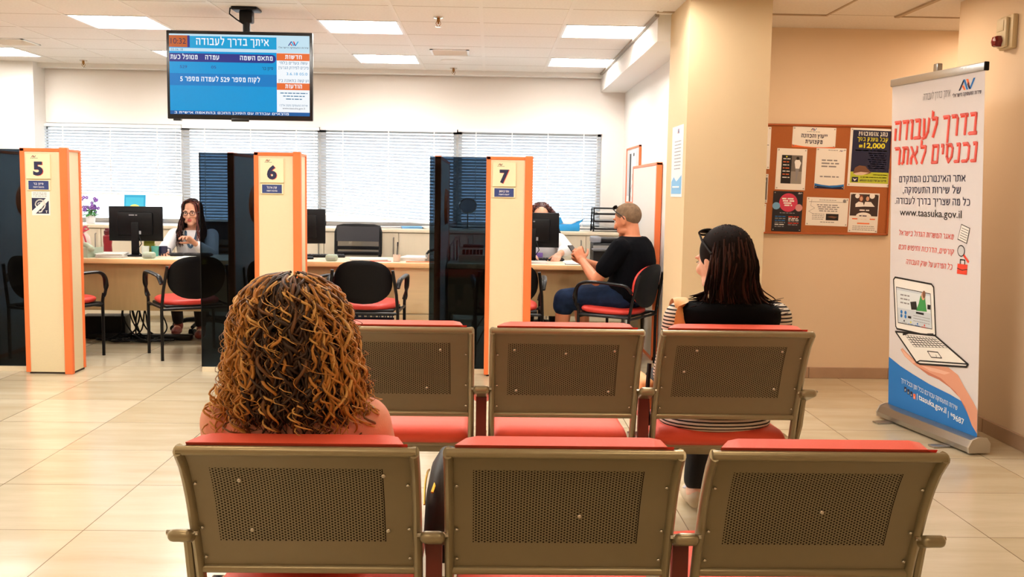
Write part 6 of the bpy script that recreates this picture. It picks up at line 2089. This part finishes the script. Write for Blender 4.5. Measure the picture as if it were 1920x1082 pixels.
for s_ in (-1, 1):
    g.tube([PH(s_ * .070, .034, .100), PH(s_ * .092, .0, .070), PH(s_ * .100, -.05, .02)], .004, 6)
    g.tube([PH(s_ * .040 + .03 * math.cos(a), .034 + .018 * math.sin(a), .112 - .008 * math.sin(a)) for a in [2 * PI * q / 16 for q in range(16)]], .004, 6, closed=True)
    g.ell(PH(s_ * .040, .034, .113), (.028, .019, .006), 14, 8, 0, hr)
g.tube([PH(-.012, .036, .118), PH(.012, .036, .118)], .004, 6)
o = g.build('sunglasses', mat('sunglass_dark', (12, 8, 8), .5, spec=.2)); o.location = t.location; o.rotation_euler = t.rotation_euler
tag(o, 'dark sunglasses pushed up on the dark haired woman in the second row', 'sunglasses')
# tan shoulder bag
tb = thing('shoulder_bag', 'tan shoulder bag whose broad strap hangs from the dark haired woman', 'bag', (.875, 3.61, 0), math.radians(4))
st_ = MB(); st_.tube(lath([(-.205, -.04, .74), (-.203, -.085, .82), (-.198, -.108, .88), (-.190, -.095, .94), (-.182, -.03, .975), (-.175, .05, .945), (-.165, .10, .87), (-.16, .16, .72)], 5), .026, 8, flat=(.14, (0, .7, .7)))
st_.build('strap', mat('tan_leather', (216, 160, 100), .55), tb, 50)
MB().box(-.262, -.205, .20, .42, .505, .63, 0, .025, 4).build('body', MATS['tan_leather'], tb)
MB().tube(lath([(-.295, -.06, .74), (-.302, -.07, .62), (-.285, -.04, .51)], 6), .008, 6).build('cord', BLACKP, tb)

# ---- man in black, booth 7
t = thing('person', 'man with cropped grey hair, black T-shirt and denim shorts, looking at a telephone', 'person', (1.075, 7.77, 0), math.radians(60))
hc = (.015, .0, 1.145)
hr = rotm(-8, -14, 0)
J = dict(hip=(0, -.02, .545), neck=(0, -.055, 1.02), head=hc, hrot=hr, bend=-.04, k=1.16, male=True, hs=1.12, nr=.064, hk=1.05,
         armL=[(-.215, -.04, .935), (-.275, .13, .68), (-.10, .33, .815)], armR=[(.215, -.04, .935), (.25, .16, .70), (.02, .37, .80)],
         handL=[(.25, .55, .8), (.95, .1, -.2), -1, .85], handR=[(-.5, .7, .55), (-.8, -.2, .4), 1, .8],
         legL=[(-.10, .0, .545), (-.14, .46, .50), (-.13, .50, .09), (-.14, .65, .045)], legR=[(.10, .0, .545), (.13, .44, .51), (.12, .40, .09), (.13, .55, .045)])
m = MB(); seated_body(m, J, MT)
body = mesh_obj('body', remesh(m, .0055), [SKINT, LIPS], t, lippick(hc, hr, 1.12))
m = MB(); torso(m, J['hip'], V3(J['neck']) - V3((0, 0, .0)), MT[1:-1] + [(1.0, .10, .082)], .016, -.03)
for s_ in 'LR':
    a = J['arm' + s_]; chain(m, [a[0], V3(a[0]).lerp(V3(a[1]), .62)], [.082, .076])
mesh_obj('t_shirt', remesh(m, .008, 4), [mat('black_tshirt', (5, 6, 11), .95, spec=.1, bump=(14, .35))], body)
m = MB()
for s_ in 'LR':
    l = J['leg' + s_]; chain(m, [l[0], l[1]], [.12, .088]); chain(m, [l[1], V3(l[1]).lerp(V3(l[2]), .12)], [.088, .090])
m.ell((0, -.01, .54), (.20, .17, .10))
mesh_obj('shorts', remesh(m, .009, 3), [mat('denim', (26, 40, 66), .85, spec=.1, noise_=(22, .7), bump=(60, .4))], body)
for s_ in 'LR':
    l = J['leg' + s_]; a0, b0 = V3(l[2]), V3(l[3])
    m = MB(); m.ell(a0.lerp(b0, .4) + V3((0, 0, -.03)), (.048, .135, .045), 16, 10); m.ell(a0 + V3((0, 0, -.02)), (.045, .055, .06))
    m.v = [(x, y, max(z, .004)) for x, y, z in m.v]
    m.build('shoe', BLACKF, body)
face_parts(body, hc, hr, 1.12, (60, 60, 60), mat('brow_grey', (120, 100, 84), .7))
m = MB(); N1, N2 = 40, 22
vs = []
for j in range(N2 + 1):
    for i in range(N1 + 1):
        a = lerp(PI * .02, PI * 1.98, i / N1) - PI / 2 + PI   # runs round the back
        th = lerp(.02, 1.0, j / N2)
        fr_ = .5 + .5 * math.cos(a + PI / 2)    # 1 at the nape
        low = lerp(.80, 2.55, fr_ ** .66)
        e_ = th * low
        x, y, z = .0800 * math.sin(e_) * math.cos(a), -.012 + .1005 * math.sin(e_) * math.sin(a), .033 + .0905 * math.cos(e_)
        e2 = 1.125 - .05 * th ** 6
        vs.append(V3(hc) + hr @ (V3((x * e2, -.012 + (y + .012) * e2, .033 + (z - .033) * e2))))
fs = [(j * (N1 + 1) + i, j * (N1 + 1) + i + 1, (j + 1) * (N1 + 1) + i + 1, (j + 1) * (N1 + 1) + i) for j in range(N2) for i in range(N1)]
m.add(vs, fs)
m.build('hair', mat('cropped_hair', (116, 94, 74), .9, spec=.1, noise_=(38, .6), bump=(500, .8)), body, 80)
g = MB()
def PM(x, y, z): return V3(hc) + hr @ (V3((x, y, z)) * 1.12)
for s_ in (-1, 1):
    g.tube([PM(s_ * .062, .062, .092), PM(s_ * .080, .035, .068), PM(s_ * .086, -.015, .022), PM(s_ * .085, -.025, .0)], .0042, 6)
    g.ell(PM(s_ * .034, .062, .104), (.032, .008, .021), 14, 8, 0, hr @ M4.Rotation(.75, 3, 'X'))
g.tube([PM(-.01, .066, .108), PM(.01, .066, .108)], .004, 6)
o = g.build('sunglasses', mat('sunglass_dark', (12, 8, 8), .5, spec=.2)); o.location = t.location; o.rotation_euler = t.rotation_euler
tag(o, 'black sunglasses pushed up on the cropped hair of the man in black', 'sunglasses')
w_ = M4.Translation(t.location) @ t.rotation_euler.to_matrix().to_4x4()
o = MB().box(-.036, .036, -.004, .004, -.072, .072, 0, .003).build('mobile_phone', mat('phone_black', (14, 14, 18), .25))
MB().box(-.032, .032, -.0048, -.0042, -.064, .064).build('screen', mat('phone_screen', (40, 44, 52), .1), o, 0)
o.matrix_world = w_ @ M4.Translation((-.03, .43, .875)) @ M4.Rotation(math.radians(-8), 4, 'Z') @ M4.Rotation(math.radians(-42), 4, 'X')
tag(o, 'black mobile phone held by the man in black', 'phone')

# ---- woman with glasses, booth 5
t = thing('person', 'woman with long dark hair, glasses and a white blouse, facing the camera', 'person', (-2.735, 9.24, 0), math.radians(184))
hc = (.0, .10, 1.115)
hr = rotm(-3, -5, 2)
J = dict(hip=(0, -.03, .56), neck=(0, .04, .975), head=hc, hrot=hr, bend=-.01, k=.9,
         armL=[(-.165, .05, .905), (-.20, .22, .73), (-.08, .40, .86)], armR=[(.165, .05, .905), (.25, .22, .73), (.16, .44, .775)],
         handL=[(.35, .35, .35), (.5, .8, -.3), -1, .55], handR=[(-.3, 1, -.1), (0, 0, -1), 1, .3],
         legL=[(-.09, .0, .55), (-.11, .40, .53), (-.13, .38, .09), (-.13, .51, .045)], legR=[(.09, .0, .55), (.11, .38, .53), (.11, .20, .10), (.12, .33, .045)])
m = MB(); seated_body(m, J, FT)
body = mesh_obj('body', remesh(m, .005, 3), [SKINF, LIPS], t, lippick(hc, hr))
BLO = mat('white_blouse', (236, 234, 236), .8, bump=(20, .4))
m = MB(); torso(m, J['hip'], V3(J['neck']) - V3((0, .0, .015)), FT[1:-1] + [(.99, .10, .075)], .014, -.01)
for s_ in 'LR':
    a = J['arm' + s_]; chain(m, [a[0], a[1]], [.066, .060]); chain(m, [a[1], V3(a[1]).lerp(V3(a[2]), .72)], [.060, .046])
bl = mesh_obj('blouse', remesh(m, .008, 3), [BLO], body)
MB().tube(lath([(-.05, .115, .95), (-.04, .155, .88), (0, .165, .80), (.04, .155, .88), (.05, .115, .95)], 6), .012, 6, flat=(.3, (0, 1, 0))).build('scarf', mat('teal_scarf', (30, 60, 84), .6), bl)
m = MB()
for s_ in 'LR':
    l = J['leg' + s_]; chain(m, [l[0], l[1]], [.098, .066]); chain(m, [l[1], V3(l[1]).lerp(V3(l[2]), .9)], [.064, .05])
m.ell((0, -.02, .55), (.18, .15, .09))
mesh_obj('trousers', remesh(m, .009, 3), [mat('brown_trousers', (40, 28, 26), .85)], body)
for s_ in 'LR':
    l = J['leg' + s_]; a0, b0 = V3(l[2]), V3(l[3])
    m = MB(); m.ell(a0.lerp(b0, .4) + V3((0, 0, -.03)), (.042, .12, .04), 16, 10); m.ell(a0 + V3((0, 0, -.01)), (.042, .05, .06))
    m.v = [(x, y, max(z, .004)) for x, y, z in m.v]
    m.build('shoe', mat('rust_shoe', (130, 48, 34), .5), body)
face_parts(body, hc, hr, 1.0, (50, 34, 26), mat('hair_dark', (20, 10, 8), .75, spec=.1), mat('glasses_black', (16, 14, 16), .3))
def long_hair(body, hc, hr, seed, n, z_end, mats, wave, m_idx, curl=.0, front=.30):
    wave *= 1.4
    rnd = random.Random(seed)
    cap = MB()
    cap.ell(V3(hc) + hr @ V3((0, -.030, .036)), (.088, .098, .096), 28, 18, 0, hr)
    cap.ell(V3(hc) + hr @ V3((0, -.055, -.05)), (.082, .05, .10), 24, 14, 0, hr)
    hair = mesh_obj('hair', remesh(cap, .007, 4), [mats[0]], body)
    lk = MB()
    for k in range(n):
        th = rnd.uniform(PI * (1 - front), PI * (2 + front))
        d1 = V3((math.cos(th), math.sin(th), 0))
        part = V3((rnd.uniform(-.03, .03), rnd.uniform(-.02, .078), .118))
        p0 = V3(hc) + hr @ part
        pm = V3(hc) + hr @ V3((d1.x * .080, -.016 + d1.y * .096, .085))
        p1 = V3(hc) + hr @ V3((d1.x * .094, -.022 + d1.y * .094, .0))
        rr = rnd.uniform(.92, 1.12)
        dw = hr @ d1
        p2 = V3(hc) + V3((dw.x * .105 * rr, dw.y * .08 * rr - .012, -.10))
        ze = rnd.uniform(z_end - .05, z_end + .06)
        p3 = V3(hc) + V3((dw.x * .118 * rr, dw.y * .075 * rr + .012, lerp(-.10, ze, .6)))
        p4 = V3(hc) + V3((dw.x * .110 * rr + rnd.uniform(-.015, .015), dw.y * .07 * rr + .03, ze))
        pts = lath([p0, pm, p1, p2, p3, p4], 6)
        n_ = len(pts); ph = rnd.uniform(0, 6)
        pts = [q + V3((math.cos(i * .55 + ph), math.sin(i * .55 + ph), 0)) * (wave * max(0, i - 9) / n_) for i, q in enumerate(pts)]
        w_ = rnd.uniform(.0025, .0048)
        # mats chosen by lock: reddish lengths
        lk.tube(pts, [w_ * (1 - .7 * (i / n_) ** 3) for i in range(n_)], 5, m_idx(rnd))
    lk.build('locks', mats, hair, 80)
HA = mat('hair_auburn', (92, 34, 26), .42)
long_hair(body, hc, hr, 3, 260, -.27, [HD, HD2, HA], .012, lambda r: r.choice([0, 0, 1, 2]), front=.33)

# ---- clerk behind the monitor, booth 7
t = thing('person', 'clerk with curly dark red hair, mostly hidden behind the monitor of booth 7', 'person', (.47, 9.22, 0), math.radians(180))
hc = (.0, .08, 1.125)
hr = rotm(0, -16, 0)
J = dict(hip=(0, -.03, .56), neck=(0, .03, .98), head=hc, hrot=hr, bend=-.02, k=.95,
         armL=[(-.175, .05, .91), (-.235, .20, .84), (-.145, .40, .795)], armR=[(.175, .05, .91), (.22, .20, .82), (.10, .38, .79)],
         handL=[(.25, .8, -.25), (.3, 0, -1), -1, .45], handR=[(-.25, 1, -.1), (0, 0, -1), 1, .4],
         legL=[(-.09, .0, .55), (-.11, .40, .53), (-.13, .38, .09), (-.13, .51, .045)], legR=[(.09, .0, .55), (.11, .38, .53), (.11, .34, .09), (.12, .47, .045)])
m = MB(); seated_body(m, J, FT)
body = mesh_obj('body', remesh(m, .0055, 3), [SKIN, LIPS], t, lippick(hc, hr))
m = MB(); torso(m, J['hip'], V3(J['neck']) - V3((0, .0, .012)), FT[1:-1] + [(.99, .10, .075)], .016, -.02)
for s_ in 'LR':
    a = J['arm' + s_]; chain(m, [a[0], a[1]], [.070, .062]); chain(m, [a[1], V3(a[1]).lerp(V3(a[2]), .45)], [.062, .052])
bl = mesh_obj('blouse', remesh(m, .008, 3), [BLO], body)
p = Print((-.05, .148, .74), (-1, 0, 0), (0, -.02, 1))
m = MB().box(-.02, .09, .142, .15, .74, .80, 0, .003).build('badge', mat('badge_purple', (120, 90, 170), .5), bl)
m = MB()
for s_ in 'LR':
    l = J['leg' + s_]; chain(m, [l[0], l[1]], [.098, .066]); chain(m, [l[1], V3(l[1]).lerp(V3(l[2]), .9)], [.064, .05])
m.ell((0, -.02, .55), (.18, .15, .09))
mesh_obj('trousers', remesh(m, .009, 3), [MATS['dark_trousers']], body)
for s_ in 'LR':
    l = J['leg' + s_]; a0, b0 = V3(l[2]), V3(l[3])
    m = MB(); m.ell(a0.lerp(b0, .4) + V3((0, 0, -.03)), (.042, .12, .04), 16, 10); m.ell(a0 + V3((0, 0, -.01)), (.042, .05, .06))
    m.v = [(x, y, max(z, .004)) for x, y, z in m.v]
    m.build('shoe', BLACKF, body)
face_parts(body, hc, hr, 1.0, (50, 34, 26), mat('hair_dark', (20, 10, 8), .75, spec=.1))
cap = MB()
cap.ell(V3(hc) + hr @ V3((0, -.032, .036)), (.09, .098, .098), 28, 18, 0, hr); cap.ell(V3(hc) + hr @ V3((0, -.06, -.04)), (.085, .05, .09), 24, 14, 0, hr)
hair = mesh_obj('hair', remesh(cap, .007, 4), [mat('hair_dark_red', (58, 20, 18), .5)], body)
lk = MB(); rnd = random.Random(8)
for k in range(320):
    th = rnd.uniform(PI * .82, PI * 2.18); el = rnd.uniform(-.6, 1.5)
    d = V3((math.cos(th) * math.cos(el), math.sin(th) * math.cos(el), math.sin(el)))
    c0 = V3(hc) + hr @ V3((d.x * .094, -.026 + d.y * .10, .03 + d.z * .10))
    dd = (hr @ d) * .6 + V3((0, 0, -.8)); dd.normalize()
    o1 = dd.orthogonal().normalized(); o2 = dd.cross(o1); ph = rnd.uniform(0, 6); rr = rnd.uniform(.007, .012)
    pts = [c0 + dd * (.0042 * i) + o1 * (rr * math.cos(ph + i * .7)) + o2 * (rr * math.sin(ph + i * .7)) for i in range(18)]
    lk.tube(pts, rnd.uniform(.002, .0034), 5, rnd.choice([0, 0, 1]))
lk.build('curls', [MATS['hair_dark_red'], mat('hair_red_light', (110, 44, 34), .45)], hair, 80)
